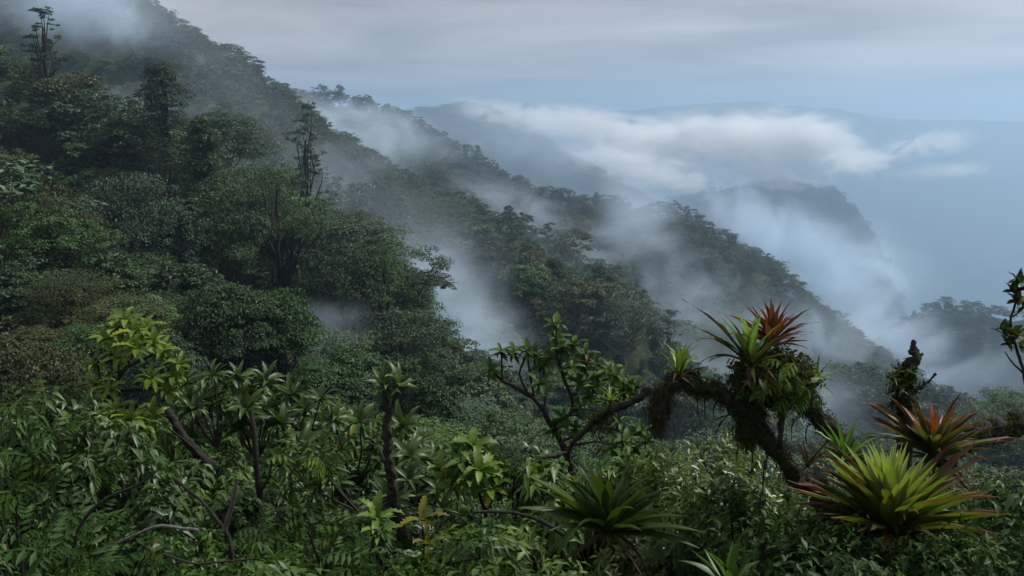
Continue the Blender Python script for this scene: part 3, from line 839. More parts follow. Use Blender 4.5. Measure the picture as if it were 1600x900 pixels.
def rosette(parent, at, n, L, meshes, axis=(0, 0, 1), el=(0.9, -0.2), color=(1, 1, 1), var=0.15, alpha=1.0, wide=1.0):
    """leaves in a spiral, young ones upright in the middle, old ones spread"""
    for k in range(n):
        t = k / max(1, n - 1)
        e = el[0] + (el[1] - el[0]) * t + R.gauss(0, 0.12)
        s = R.uniform(1 - var, 1 + var)
        color_ = color
        if R.random() < 0.035:      # a leaf turning yellow or brown
            color_ = (color[0] * 1.5, color[1] * 1.05, color[2] * 0.5) if R.random() < 0.6 else (color[0] * 1.2, color[1] * 0.6, color[2] * 0.4)
        put_leaf(parent, R.choice(meshes), at, axis, k * 2.39996 + R.uniform(-.2, .2), e, L * (0.72 + 0.28 * math.sin(math.pi * min(1, t + 0.35))) * R.uniform(.85, 1.12),
                 (color_[0] * s, color_[1] * s, color_[2] * s, alpha + R.uniform(-.1, .1)), R.gauss(0, .22), wide=wide * R.uniform(.8, 1.2))


def stems(parent, name, paths, mat, rough=0.0):
    """paths: lists of (world points, r0, r1); one mesh"""
    tb = []
    for pts, r0, r1 in paths:
        pts = [np.array(p) - np.array(parent.location) for p in pts]
        P0 = np.array(pts)
        if len(P0) > 2:   # smooth through the points
            t = np.linspace(0, len(P0) - 1, (len(P0) - 1) * 4 + 1); i0 = np.clip(t.astype(int), 0, len(P0) - 2); f = (t - i0)[:, None]
            pm, p1, p2, p3 = P0[np.maximum(i0 - 1, 0)], P0[i0], P0[i0 + 1], P0[np.minimum(i0 + 2, len(P0) - 1)]
            P1 = 0.5 * (2 * p1 + (p2 - pm) * f + (2 * pm - 5 * p1 + 4 * p2 - p3) * f ** 2 + (3 * p1 - pm - 3 * p2 + p3) * f ** 3)
        else:
            P1 = P0
        rr = np.linspace(r0, r1, len(P1)) * (1 + rng.normal(0, 0.07, len(P1)))
        P1 = P1.copy(); P1[1:-1] += rng.normal(0, 0.12 * max(r0, r1), (len(P1) - 2, 3))
        if rough:
            tq = np.linspace(0, len(P1) - 1, len(P1) * 5); P1 = np.stack([np.interp(tq, np.arange(len(P1)), P1[:, k]) for k in range(3)], 1); rr = np.interp(tq, np.arange(len(rr)), rr)
            TV, TF = tube_np(P1, rr, 16)
            nz = vnoise(TV[:, 0] * 31 + TV[:, 1] * 17, TV[:, 2] * 29 + TV[:, 1] * 13, 4) + 0.6 * vnoise(TV[:, 0] * 75 + TV[:, 1] * 40, TV[:, 2] * 70, 6)
            cc = np.repeat(P1, 16, axis=0)
            TV = cc + (TV - cc) * (1 + rough * nz[:, None])
            tb.append((TV, TF)); continue
        tb.append(tube_np(P1, rr, 8))
    V_, F_ = join_tubes(tb)
    return link(name, mesh_np(name, V_, F_, mat), parent)


def gnd(x, y):
    return float(ground_z(np.array([float(x)]), np.array([float(y)]))[0])


def base_at(u, v, Y):
    p = P(u, v, Y); return Vector((p.x, p.y, gnd(p.x, p.y)))


# ------------------------------------------------------------------ bushes that fill the thicket
def bush_mesh(seed, mat, nwhorl, per, leafL, leafw, W, H, droop, kindl='lance'):
    """twigs from the root, each ending in whorls of small leaves (a folded leaf of four faces each)"""
    g = np.random.default_rng(seed)
    # leaf whorls gather on lobes with dark gaps between them
    nl = 17
    ld0 = unit(g.normal(0, 1, (nl * 4, 3))); ld0 = ld0[ld0[:, 2] > -0.2][:nl]
    lc = ld0 * np.array([W / 2, W / 2, H * 0.40]) * g.uniform(0.55, 1.05, (nl, 1))
    lc[:, 2] += H * 0.55
    lr = g.uniform(0.13, 0.27, nl) * W
    wi = g.integers(0, nl, nwhorl)
    d = unit(g.normal(0, 1, (nwhorl, 3))); d[:, 2] = np.where(d[:, 2] < -0.3, -d[:, 2], d[:, 2])
    c = lc[wi] + d * lr[wi][:, None] * np.array([1, 1, 0.62]) * (g.uniform(0.4, 1.0, (nwhorl, 1)) ** 0.5)
    d = unit(d + ld0[wi] * 0.7)
    nw = len(c)
    out_ = unit(d * np.array([1, 1, 0.7]) + np.array([0, 0, 0.55]) + g.normal(0, .2, (nw, 3)))
    ref = unit(np.cross(out_, np.array([0.3, 0.9, 0.1]))); ref2 = np.cross(out_, ref)
    a = (np.arange(per) * 2.4)[None] + g.uniform(0, 6.28, (nw, 1))
    el = g.normal(0.25, 0.3, (nw, per))
    ld = (ref[:, None] * np.cos(a)[..., None] + ref2[:, None] * np.sin(a)[..., None]) * np.cos(el)[..., None] + out_[:, None] * np.sin(el)[..., None]
    ld[..., 2] -= droop * 0.5; ld = unit(ld)
    L = leafL * g.uniform(0.65, 1.2, (nw, per, 1))
    off = out_[:, None] * g.uniform(-1.2, 0.2, (nw, per, 1)) * leafL
    o = c[:, None] + off
    up = unit(out_[:, None] - ld * (out_[:, None] * ld).sum(-1, keepdims=True) + g.normal(0, .15, (nw, per, 3)))
    sd = np.cross(ld, up); w = L * leafw * 0.5
    dn = np.array([0, 0, -1.0])
    v = np.empty((nw, per, 6, 3))
    v[:, :, 0] = o
    v[:, :, 1] = o + ld * L * .42 + sd * w + up * L * .05
    v[:, :, 2] = o + ld * L + dn * L * droop * .45
    v[:, :, 3] = o + ld * L * .42 - sd * w + up * L * .05
    v[:, :, 4] = o + ld * L * .5 + dn * L * droop * .06
    v[:, :, 5] = o
    n = nw * per
    b = np.arange(n)[:, None] * 6
    tri = np.array([[0, 4, 1], [1, 4, 2], [0, 3, 4], [3, 2, 4]])
    F_ = (b[:, None] + tri[None]).reshape(-1, 3)
    rnd = np.repeat((g.uniform(0, .6, (nw, 1)) + g.uniform(0, .4, (nw, per))).ravel(), 6)
    fol = mesh_np('foliage', v.reshape(-1, 3), F_, mat, True, {'rnd': rnd, 'tip': np.zeros(n * 6)})
    tb = []
    for k in g.choice(nw, min(nw, 34), replace=False):
        r0 = 0.011 * H
        q0 = np.array([g.normal(0, .05), g.normal(0, .05), -0.1])
        tb.append(tube_np(bend(q0, c[k], 7, 0.10, g, 0.03), np.linspace(r0, r0 * 0.25, 7), 5))
    V_, F2 = join_tubes(tb)
    return fol, mesh_np('stem', V_, F2, M_TWIG)


BUSH = [  # description, meshes
    ('glossy narrow-leaved', bush_mesh(1, M_BUSH[0], 420, 9, 0.125, 0.34, 1.5, 2.0, 0.6)),
    ('dark small-leaved', bush_mesh(2, M_BUSH[1], 560, 8, 0.075, 0.42, 1.5, 2.0, 0.3)),
    ('yellow-green fine-leaved', bush_mesh(3, M_BUSH[2], 560, 9, 0.075, 0.34, 1.5, 2.0, 0.1)),
    ('drooping long-leaved', bush_mesh(4, M_BUSH[0], 300, 9, 0.17, 0.32, 1.5, 2.0, 1.0)),
    ('fresh green shiny-leaved', bush_mesh(5, M_BUSH[3], 380, 9, 0.13, 0.38, 1.5, 2.0, 0.7)),
    ('dark broad-leaved', bush_mesh(6, M_BUSH[1], 320, 8, 0.13, 0.46, 1.5, 2.0, 0.5)),
]
TOPLINE = np.array([(-200, 590), (0, 600), (120, 622), (300, 612), (450, 632), (620, 682), (700, 712), (820, 722), (900, 755), (1000, 750), (1100, 745), (1200, 775), (1300, 765), (1450, 760), (1600, 740), (1800, 740)], float)
EXTRA = [(45, 592, 9.6, 0), (105, 612, 9.2, 4), (15, 640, 8.4, 3), (80, 660, 8.0, 0), (140, 668, 8.2, 4), (985, 690, 7.6, 0), (1040, 705, 7.2, 4), (1108, 708, 6.9, 2), (1150, 722, 6.6, 2), (930, 712, 7.4, 3), (1075, 742, 6.4, 2), (880, 740, 7.0, 0), (1190, 765, 6.0, 1), (800, 700, 8.0, 4), (460, 880, 5.4, 3), (700, 850, 5.8, 0), (250, 790, 6.6, 4), (840, 860, 5.0, 0), (365, 728, 8.9, 4), (330, 745, 8.6, 3), (395, 752, 8.2, 4), (300, 725, 9.0, 0), (610, 790, 7.2, 0), (1215, 815, 5.3, 1), (1262, 822, 5.0, 1), (1310, 858, 4.7, 1), (1352, 872, 4.5, 1), (1425, 868, 4.5, 1), (1478, 846, 4.7, 1), (1535, 850, 4.8, 1), (1590, 830, 5.0, 1), (1180, 862, 4.8, 1), (1390, 890, 4.4, 1), (1248, 872, 4.6, 0), (1500, 800, 5.6, 1), (1570, 770, 5.8, 0)]
ROWS = [(0, 12.0, 105), (55, 10.4, 120), (115, 8.8, 140), (180, 7.4, 165), (250, 6.3, 200), (330, 5.4, 240)]
SIDEW = ['beside', 'below']
bush_spots = []
for ri, (dv, Y, du) in enumerate(ROWS):
    u = -120 + R.uniform(0, du)
    while u < 1740:
        v0 = np.interp(u, TOPLINE[:, 0], TOPLINE[:, 1]) + dv + R.uniform(-24, 38)
        if v0 < 1010:
            bush_spots.append((u, v0, Y * R.uniform(0.93, 1.07)))
        u += du * R.uniform(0.75, 1.2) * (0.72 if u < 900 else 0.95)
nb = 0
for (u, v, Y, *kx) in bush_spots + EXTRA:
    p = P(u, v, Y)
    gz0 = gnd(p.x, p.y)
    H = max(p.z - gz0, 0.7) * 1.02
    if u < 330 and v > 600: kb = R.choice([0, 0, 3, 4, 3, 1])
    elif 1020 < u < 1230 and v < 830: kb = R.choice([2, 2, 0])
    elif u > 1230: kb = R.choice([1, 5, 1, 1])
    elif 300 < u < 720: kb = R.choice([4, 4, 0, 1, 3, 3])
    else: kb = R.choice([0, 1, 3, 4, 2, 5])
    if kx: kb = kx[0]
    hw = 'at the very bottom' if v > 850 else ('in the lower thicket' if v > 770 else 'along the top of the thicket')
    t = thing('thicket_bush', (p.x, p.y, gz0), 'bush', 'bush', 'bushes of the foreground thicket')
    t['spot'] = (u, v)
    t['desc'] = BUSH[kb][0]
    s = H / 2.0
    w = R.uniform(0.75, 1.05) * min(max(s, 0.7), 1.1)
    t.scale = (w, w, s); t.rotation_euler = (0, 0, R.uniform(0, 6.28))
    fo, st = BUSH[kb][1]
    link('foliage', fo, t); link('stem', st, t)
    nb += 1
print('bushes', nb)
# ------------------------------------------------------------------ single plants of the foreground
SHORT = []   # (label core, u, v) of plants that others can be described by


def plant(name, u, v, Y, label, cat, group=None):
    t = thing(name, base_at(u, v, Y), label, cat, group)
    return t


def lobed_plant(u0, v0, Y, whorls, stempx, label, color=(1, 1, 1), L=0.27, n=14, name='lobed_leaf_shrub'):
    t = plant(name, u0, v0, Y, label, 'shrub')
    paths = []
    for pth in stempx:
        paths.append(([P(a, b, Y + (c if c else 0)) for a, b, c in pth], 0.022, 0.010))
    b0 = paths[0][0][0]
    paths.append(([Vector((b0.x + .1, b0.y + .1, gnd(b0.x, b0.y) - .1)), (b0 + Vector((b0.x + .1, b0.y + .1, gnd(b0.x, b0.y)))) * 0.5, b0], 0.03, 0.022))
    stems(t, 'stem', paths, M_TWIG)
    for (u, v, dy, sc) in whorls:
        rosette(t, P(u, v, Y + dy), n, L * sc, LOBED, (R.uniform(-.2, .2), R.uniform(-.35, 0), 1), (0.6, -0.85), color, 0.25)
    return t


lobed_plant(200, 700, 10.0, [(196, 500, 0, 1.0), (228, 512, .2, .9), (165, 530, -.2, .9), (252, 548, .1, .85), (272, 590, -.1, .8), (148, 570, -.3, .8), (214, 545, -.4, 1.0), (185, 560, -.3, .8), (150, 600, -.2, .85), (172, 608, -.4, .8), (262, 612, -.2, .8), (236, 592, -.3, .9), (280, 570, 0, .75), (210, 520, -.2, 1.0), (182, 515, 0, .95), (240, 535, -.2, .9), (205, 655, -.5, 1.15), (180, 640, -.2, .9), (240, 650, -.1, .9), (222, 668, -.4, .9), (165, 655, -.2, .8)],
            [[(215, 760, 0), (201, 665, 0), (188, 622, 0), (186, 555, 0), (196, 500, 0)], [(201, 665, 0), (169, 633, -.1), (156, 585, -.2), (150, 560, -.3)], [(186, 580, 0), (225, 560, .1), (252, 548, .1)], [(190, 610, 0), (240, 605, -.1), (272, 590, -.1)], [(187, 590, 0), (215, 540, .1), (228, 512, .2)]],
            'bright yellow-green shrub with large drooping lobed leaves, standing highest at left', (1.25, 1.15, 0.9))
lobed_plant(745, 800, 8.0, [(738, 698, 0, 1.1), (716, 712, 0, .9), (758, 708, .1, .9), (690, 732, 0, .9), (780, 730, 0, .9), (748, 735, -.3, 1.0), (710, 760, -.2, .9), (765, 765, -.2, .9), (720, 722, -.2, .9), (762, 728, .1, .9), (700, 745, -.1, .85), (775, 748, -.1, .85), (735, 752, -.3, .95)],
            [[(775, 860, 0), (757, 800, 0), (742, 745, 0), (738, 700, 0)], [(757, 800, 0), (775, 765, 0), (775, 748, -.1)], [(745, 760, 0), (715, 755, -.1), (700, 745, -.1)], [(744, 755, 0), (722, 735, -.1), (720, 722, -.2)], [(742, 745, 0), (757, 738, 0), (762, 728, 0)]],
            'bright green shrub with toothed drooping leaves in the bottom middle', (1.0, 1.1, 0.9), 0.25, 15)
lobed_plant(588, 860, 7.0, [(588, 812, 0, 1.0), (590, 830, -.1, .8)], [[(600, 900, 0), (592, 850, 0), (588, 812, 0)]],
            'small bright plant with hanging leaves at the foot of the mossy thin trunk', (1.0, 1.0, 0.8), 0.24, 12)
lobed_plant(660, 870, 6.6, [(660, 812, 0, 1.0), (668, 850, -.1, .8)], [[(672, 910, 0), (664, 850, 0), (660, 812, 0)]],
            'wilting plant with yellow hanging leaves beside the small bright plant', (1.3, .7, 0.3), 0.22, 6)

# rosette shrubs with long glossy leaves
ROSETTES = [
    ('rosette shrub with glossy long leaves behind the thick dark trunk', 10.5, [(292, 600), (318, 622), (335, 588), (352, 604), (300, 640)], (340, 700)),
    ('tallest of the rosette shrubs, its leaf stars catching the light', 11.0, [(372, 590), (395, 612), (416, 596), (432, 622), (385, 645)], (400, 720)),
    ('rosette shrub with upright grey-green leaf stars', 10.8, [(455, 618), (478, 640), (470, 672), (440, 655), (500, 625)], (470, 720)),
    ('rosette shrub beside the mossy thin trunk, leaves arching to one side', 10.3, [(520, 655), (545, 680), (562, 660), (585, 690), (530, 705)], (550, 760)),
    ('rosette shrub just past the mossy thin trunk', 9.6, [(632, 668), (655, 690), (640, 715), (670, 720)], (650, 770)),
    ('low rosette shrub with narrow dark leaves in shade below the others', 8.6, [(470, 700), (505, 735), (640, 750), (690, 770)], (560, 800)),
]
for lab, Y, cs, (bu, bv) in ROSETTES:
    t = plant('rosette_shrub', bu, bv, Y, lab, 'shrub', 'rosette shrubs across the thicket')
    root = base_at(bu, bv, Y)
    fork = P(bu, bv, Y)
    paths = [([root - Vector((0, 0, .1)), (root + fork) * .5 + Vector((.05, .03, 0)), fork], 0.03, 0.02)]
    for (u, v) in cs + [(a_ + R.uniform(-25, 25), b_ + R.uniform(22, 48)) for a_, b_ in cs]:
        c = P(u, v, Y + R.uniform(-.5, .5))
        paths.append(([fork, (fork * .45 + c * .55) + Vector((R.uniform(-.06, .06), 0, -.06)), c], 0.014, 0.009))
        rosette(t, c, 17, 0.30 * R.uniform(.8, 1.15), LANCE, (R.uniform(-.45, .45), R.uniform(-.6, .05), 1), (0.85, -0.55), (1, 1, .85), 0.25)
    stems(t, 'stem', paths, M_TWIG)

# thin mossy trunk with a leaf star on top
t = plant('slender_tree', 640, 880, 8.0, 'thin dark mossy trunk topped by one star of long leaves', 'tree')
pp = [P(a, b, 8.0) for a, b in [(644, 900), (622, 806), (609, 740), (604, 665), (604, 610)]]
stems(t, 'trunk', [([base_at(644, 900, 8.0)] + pp, 0.06, 0.035), ([pp[3], P(614, 632, 8), P(622, 604, 8)], 0.02, 0.012), ([pp[2], P(590, 700, 8.1), P(570, 690, 8.2)], 0.018, 0.008)], M_MOSSBARK, 0.9)
rosette(t, P(604, 606, 8.0), 14, 0.27, LANCE, (0, -.2, 1), (1.0, -0.5), (1.1, 1.05, .9))
rosette(t, P(622, 603, 8.0), 12, 0.25, LANCE, (.2, -.2, 1), (1.0, -0.3), (1.1, 1.1, .9))

# feathery shrubs at lower left and middle
PINNATE = [
    (60, 640, 9.0, 'feathery shrub with arching fern-like leaves at the left edge', (.95, 1, .9), 0.42, 24),
    (35, 735, 7.4, 'lower feathery shrub at the left edge under the arching one', (.8, .95, .85), 0.42, 24),
    (125, 700, 8.0, 'dense feathery shrub left of the lobed-leaf shrub', (1, 1.1, .8), 0.40, 26),
    (105, 800, 6.6, 'feathery shrub behind the arched dark twig', (.9, 1, .9), 0.38, 24),
    (40, 860, 5.8, 'feathery shrub in the bottom left corner', (.75, .95, .9), 0.36, 24),
    (220, 840, 6.4, 'bluish feathery shrub under the pale horizontal twig', (.75, 1, 1.05), 0.34, 26),
    (365, 850, 6.6, 'fern-like plant spreading beneath the pale forked branch', (.85, 1, .8), 0.34, 24),
    (445, 735, 8.0, 'bright drooping feathery shrub in the middle of the rosette shrubs', (1.5, 1.4, .9), 0.40, 30),
    (520, 800, 7.2, 'feathery shrub right of the bright drooping one', (1.05, 1.1, .85), 0.38, 24),
    (560, 880, 6.0, 'low feathery plant along the bottom edge left of centre', (.8, 1, .85), 0.32, 22),
    (290, 900, 5.6, 'fern-like plant cut by the bottom edge', (.85, 1, .85), 0.32, 22),
    (160, 900, 5.4, 'dark feathery plant cut by the bottom edge near the corner', (.7, .9, .85), 0.34, 22),
]
for (u, v, Y, lab, colr, L, n) in PINNATE:
    t = plant('feathery_shrub', u, v, Y, lab, 'shrub', 'feathery shrubs of the lower thicket')
    root = base_at(u, v, Y)
    paths = []
    for k in range(5):
        c = P(u + R.uniform(-60, 60), v + R.uniform(-25, 55), Y + R.uniform(-.4, .4))
        paths.append(([root + Vector((R.uniform(-.1, .1), R.uniform(-.1, .1), -.1)), (root + c) * .5 + Vector((R.uniform(-.1, .1), 0, 0)), c], 0.018, 0.008))
        rosette(t, c, n // 3, L * .78, PINN, (R.uniform(-.4, .4), R.uniform(-.6, 0), 1), (0.8, -0.6), tuple(x * .85 for x in colr), 0.3)
    stems(t, 'stem', paths, M_TWIG)

# the small tree in the middle with forked grey stems
Y = 8.5
t = plant('forked_tree', 893, 760, Y, 'slim forked tree with stars of pointed leaves against the misty gully', 'tree')
S = lambda l, r0, r1, dy=0: ([P(a, b, Y + dy) for a, b in l], r0, r1)
stems(t, 'trunk', [([base_at(893, 760, Y), P(893, 800, Y), P(892, 731, Y), P(882, 704, Y), P(860, 660, Y), P(835, 623, Y), P(785, 595, Y), P(767, 582, Y)], 0.05, 0.013),
                   S([(835, 623), (829, 590), (824, 552)], .016, .010), S([(823, 611), (812, 584), (822, 556)], .014, .009), S([(785, 595), (784, 570), (783, 552)], .012, .008),
                   S([(862, 664), (895, 640), (882, 592), (869, 552), (869, 508)], .024, .009), S([(880, 588), (905, 565), (932, 570)], .012, .008), S([(890, 620), (930, 600), (960, 590), (988, 606)], .014, .008),
                   S([(852, 648), (850, 600), (849, 575)], .012, .007), S([(875, 690), (940, 668), (985, 680), (1003, 672)], .018, .008), S([(880, 700), (930, 690), (958, 700)], .014, .007), S([(896, 640), (920, 640), (948, 645)], .012, .008)], M_TWIG)
CW = [(915, 575), (935, 590), (960, 605), (978, 615), (920, 620), (890, 575), (880, 545), (1012, 690), (995, 700), (975, 690), (925, 660), (900, 670), (870, 672), (767, 580), (783, 550), (802, 552), (826, 548), (838, 556), (869, 507), (872, 530), (897, 540), (849, 572), (860, 560), (906, 562), (915, 555), (932, 570), (948, 580), (962, 588), (974, 596), (988, 606), (846, 600), (905, 600), (930, 605), (948, 622), (948, 645), (905, 640), (880, 655), (1003, 672), (985, 684), (958, 700), (968, 660)]
for (u, v) in CW:
    rosette(t, P(u, v, Y + R.uniform(-.3, .3)), 14, 0.175, POINT, (R.uniform(-.3, .3), R.uniform(-.5, .1), 1), (0.6, -0.9), (1.0, 1.0, .75), 0.25)

# bare twigs and trunks showing in the thicket
def twig(name, pxs, Y, r0, r1, mat, label, cat='branch', foot=True):
    pts = [P(a, b, Y + (c[0] if c else 0)) for a, b, *c in pxs]
    t = thing(name, pts[0], label, cat)
    stems(t, 'stem', [(pts, r0, r1)], mat)
    return t


tt = plant('leaning_trunk', 345, 760, 8.6, 'thick dark leaning trunk behind the bright lobed-leaf shrub', 'tree')
stems(tt, 'trunk', [([base_at(400, 800, 9.4), P(372, 762, 9.5), P(338, 732, 9.6), P(304, 704, 9.7), P(278, 668, 9.8), P(262, 640, 9.9)], 0.065, 0.04), ([P(312, 712, 9.6), P(290, 690, 9.4), P(262, 668, 9.2)], .02, .010)], M_BARK, 0.4)
tt = thing('forked_branch', P(351, 827, 6.3), 'pale forked dead branch in a V low in the thicket', 'branch')
stems(tt, 'stem', [([P(272, 748, 6.7), P(311, 780, 6.5), P(351, 827, 6.3), P(365, 870, 6.2), P(372, 930, 6.1)], .010, .020)], M_BARK)
stems(tt, 'prong', [([P(351, 827, 6.3), P(362, 792, 6.25), P(370, 750, 6.2)], .022, .013)], M_PALETWIG)
twig('arched_twig', [(105, 900), (113, 866), (128, 816), (169, 778), (216, 757), (245, 735)], 5.9, .016, .007, M_TWIG, 'dark arched twig curving over the feathery shrubs at lower left')
twig('bare_twig', [(180, 850), (220, 832), (253, 822), (311, 829)], 5.7, .009, .012, M_PALETWIG, 'thin pale twig lying level among feathery leaves at lower left')
twig('bare_twig', [(255, 865), (300, 880), (345, 878), (400, 872)], 5.3, .009, .006, M_TWIG, 'thin dark twig low in the bottom left thicket')
tt = plant('thin_trunk', 403, 830, 8.0, 'straight thin dark trunk among the rosette shrubs', 'tree')
stems(tt, 'trunk', [([base_at(406, 830, 8.0), P(406, 830, 8), P(405, 770, 8), P(399, 700, 8), P(392, 640, 8.1)], .04, .022), ([P(404, 775, 8), P(420, 745, 8), P(424, 720, 8)], .014, .008)], M_BARK)
twig('bare_twig', [(740, 800), (790, 800), (840, 812), (880, 835)], 6.4, .012, .018, M_BARK, 'dark bent twig below the bright toothed-leaf shrub')

# ------------------------------------------------------------------ mossy branches and bromeliads
def moss_cloud(parent, name, pts, rads, n, size, mat, aspect=0.3, hang=0.0, droop=0.8):
    """tufts wrapped round a path"""
    pts = np.array([np.array(p) - np.array(parent.location) for p in pts]); rads = np.array(rads)
    g = np.random.default_rng(n + len(pts))
    t = g.uniform(0, len(pts) - 1, n); i0 = np.clip(t.astype(int), 0, len(pts) - 2); f = (t - i0)[:, None]
    c = pts[i0] * (1 - f) + pts[i0 + 1] * f; rr = (rads[i0] * (1 - f[:, 0]) + rads[i0 + 1] * f[:, 0])[:, None]
    d = unit(g.normal(0, 1, (n, 3)))
    lump = 0.45 + 0.95 * np.abs(np.sin(t * 7 + d[:, 0] * 3) * np.cos(d[:, 2] * 4 + t * 3))
    pos = c + d * rr * g.uniform(0.6, 1.08, (n, 1)) * lump[:, None]
    if hang:
        k = g.uniform(0, 1, n) ** 2.5 * (d[:, 2] < 0.1)
        pos[:, 2] -= hang * k
    V_ = leaf_cloud(pos, d + np.array([0, 0, .2]), size, g, aspect, droop)
    o = link(name, mesh_np(name, V_, np.arange(n * 4).reshape(n, 4), mat, False, {'rnd': np.repeat(g.uniform(0, 1, n), 4), 'tip': np.zeros(n * 4)}), parent)
    o['kind'] = 'stuff'
    return o


Y = 6.0
mt = plant('mossy_tree', 1260, 800, Y, 'gnarled mossy tree with moss balls and bromeliads on its bent branches', 'tree')
B1 = [base_at(1290, 830, Y + .2), P(1285, 810, Y + .15), P(1252, 756, Y), P(1222, 710, Y), P(1193, 680, Y), P(1179, 640, Y), P(1150, 632, Y - .05), P(1120, 606, Y - .1), P(1094, 606, Y - .1), P(1066, 594, Y - .1), P(1036, 612, Y), P(1010, 612, Y), P(980, 632, Y + .1), P(945, 648, Y + .3), P(913, 673, Y + .5), P(888, 707, Y + .7), P(894, 735, Y + .8)]
B2 = [P(1179, 645, Y), P(1210, 610, Y + .15), P(1250, 625, Y + .2), P(1278, 652, Y + .2), P(1315, 690, Y + .2), P(1350, 740, Y + .1), P(1380, 800, Y)]
mtrunk = stems(mt, 'trunk', [(B1[:6], .07, .045)], M_MOSSBARK, 0.9)
mb1 = stems(mt, 'branch', [(B1[5:], .04, .014), ([B1[-2], P(868, 712, Y + .7), P(848, 715, Y + .7)], .018, .014)], M_MOSSBARK, 0.9)
mb2 = stems(mt, 'branch', [(B2, .045, .055), ([P(1222, 640, Y), P(1219, 670, Y - .05), P(1220, 700, Y - .05)], .022, .02)], M_MOSSBARK, 0.9)
moss_cloud(mt, 'moss', [P(1168, 592, Y), P(1208, 590, Y), P(1250, 600, Y)], [.13, .2, .15], 12000, .045, M_MOSS, .5)
moss_cloud(mt, 'moss', [P(1040, 612, Y - .05), P(1030, 635, Y), P(1026, 652, Y)], [.06, .10, .05], 3600, .045, M_ROOT, .18, hang=.14, droop=1.6)
moss_cloud(mt, 'moss', [P(1168, 645, Y), P(1165, 668, Y), P(1172, 685, Y)], [.07, .11, .06], 3600, .032, M_MOSS, .3, hang=.07, droop=1.2)
moss_cloud(mt, 'moss', [B1[2], B1[3], B1[4], B1[5], B1[6], B1[7], B1[8], B1[9]], [.075, .075, .07, .07, .06, .055, .05, .048], 10000, .026, M_MOSS, .35, hang=.06)
moss_cloud(mt, 'moss', [B2[1], B2[2], B2[3], B2[4], B2[5]], [.1, .095, .09, .085, .085], 7000, .026, M_MOSS, .35, hang=.03)
moss_cloud(mt, 'moss', [P(1085, 590, Y), P(1066, 590, Y), P(1045, 600, Y)], [.06, .08, .06], 1400, .035, M_ROOT, .25, hang=.05)
moss_cloud(mt, 'moss', [P(960, 640, Y + .2), P(925, 665, Y + .4)], [.05, .06], 700, .035, M_MOSS, .3, hang=.25, droop=1.5)
hr = []
for (u, v, ln_) in [(1100, 615, 40), (1092, 608, 60), (1198, 690, 60), (1195, 720, 110), (1120, 625, 30), (1150, 680, 45), (1240, 655, 35), (1036, 660, 40), (1022, 655, 50), (1175, 700, 40), (1262, 665, 30)]:
    a = P(u, v, Y - .05); b = P(u + R.uniform(-6, 6), v + ln_, Y - .05)
    hr.append(([a, (a + b) / 2 + Vector((R.uniform(-.02, .02), 0, 0)), b], .006, .002))
for h_ in hr:
    stems(mt, 'hanging_root', [h_], M_BARK)
for (u, v, a_, e_, L) in [(1148, 640, 1.2, -1.0, .30), (1150, 648, 1.9, -.15, .22), (1160, 600, 1.4, -.7, .16)]:
    put_leaf(mt, BROMD[1], P(u, v, Y - .15), (0, 0, 1), a_, e_, L, (.22, .2, .2, 1.5), name='dead_leaf')
for k in range(80):   # little ferns growing out of the moss
    u, v = R.choice([(1215, 590), (1240, 600), (1250, 615), (1190, 600), (1230, 575)])
    put_leaf(mt, R.choice(PINN + POINT[:1]), P(u + R.uniform(-22, 22), v + R.uniform(-15, 15), Y - .16), (0, -.5, 1), R.uniform(0, 6.28), R.uniform(-.8, .5), R.uniform(.10, .18), (1.5, 1.4, .8, 1), name='fern_leaf')

for o in list(mt.children):   # moss and roots hang on the limb that carries them
    if o.name.startswith(('moss', 'hanging_root')):
        o.parent = mb1


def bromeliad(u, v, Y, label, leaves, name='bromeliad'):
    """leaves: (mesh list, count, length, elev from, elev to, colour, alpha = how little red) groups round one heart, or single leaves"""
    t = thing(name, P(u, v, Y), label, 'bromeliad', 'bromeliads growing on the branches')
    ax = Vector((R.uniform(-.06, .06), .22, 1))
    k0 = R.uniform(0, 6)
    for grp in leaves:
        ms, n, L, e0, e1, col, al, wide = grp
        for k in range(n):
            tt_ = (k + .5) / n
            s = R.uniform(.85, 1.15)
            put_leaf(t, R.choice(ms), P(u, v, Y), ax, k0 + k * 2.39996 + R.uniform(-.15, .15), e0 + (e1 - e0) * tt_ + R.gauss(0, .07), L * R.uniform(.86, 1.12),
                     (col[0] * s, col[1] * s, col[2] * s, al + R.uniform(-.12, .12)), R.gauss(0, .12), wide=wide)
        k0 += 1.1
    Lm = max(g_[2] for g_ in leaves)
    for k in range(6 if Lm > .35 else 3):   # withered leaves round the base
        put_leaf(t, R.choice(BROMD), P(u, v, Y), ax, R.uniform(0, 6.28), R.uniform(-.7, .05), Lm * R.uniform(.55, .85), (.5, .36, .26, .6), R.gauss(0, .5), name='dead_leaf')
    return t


def toward(t, ms, u0, v0, Y, u1, v1, col, al, wide=1.0, dy=0.0, arch=0.1):
    """single leaf from the heart to a pixel, slightly raised so that it arches down onto it"""
    a, b = P(u0, v0, Y), P(u1, v1, Y + dy)
    d = b - a; L = d.length
    az_ = math.atan2(-d.x, d.y); el = math.atan2(d.z, math.hypot(d.x, d.y)) + arch
    put_leaf(t, ms, a, (0, 0, 1), az_, el, L * 1.03, (*col, al), R.gauss(0, .1), wide=wide)


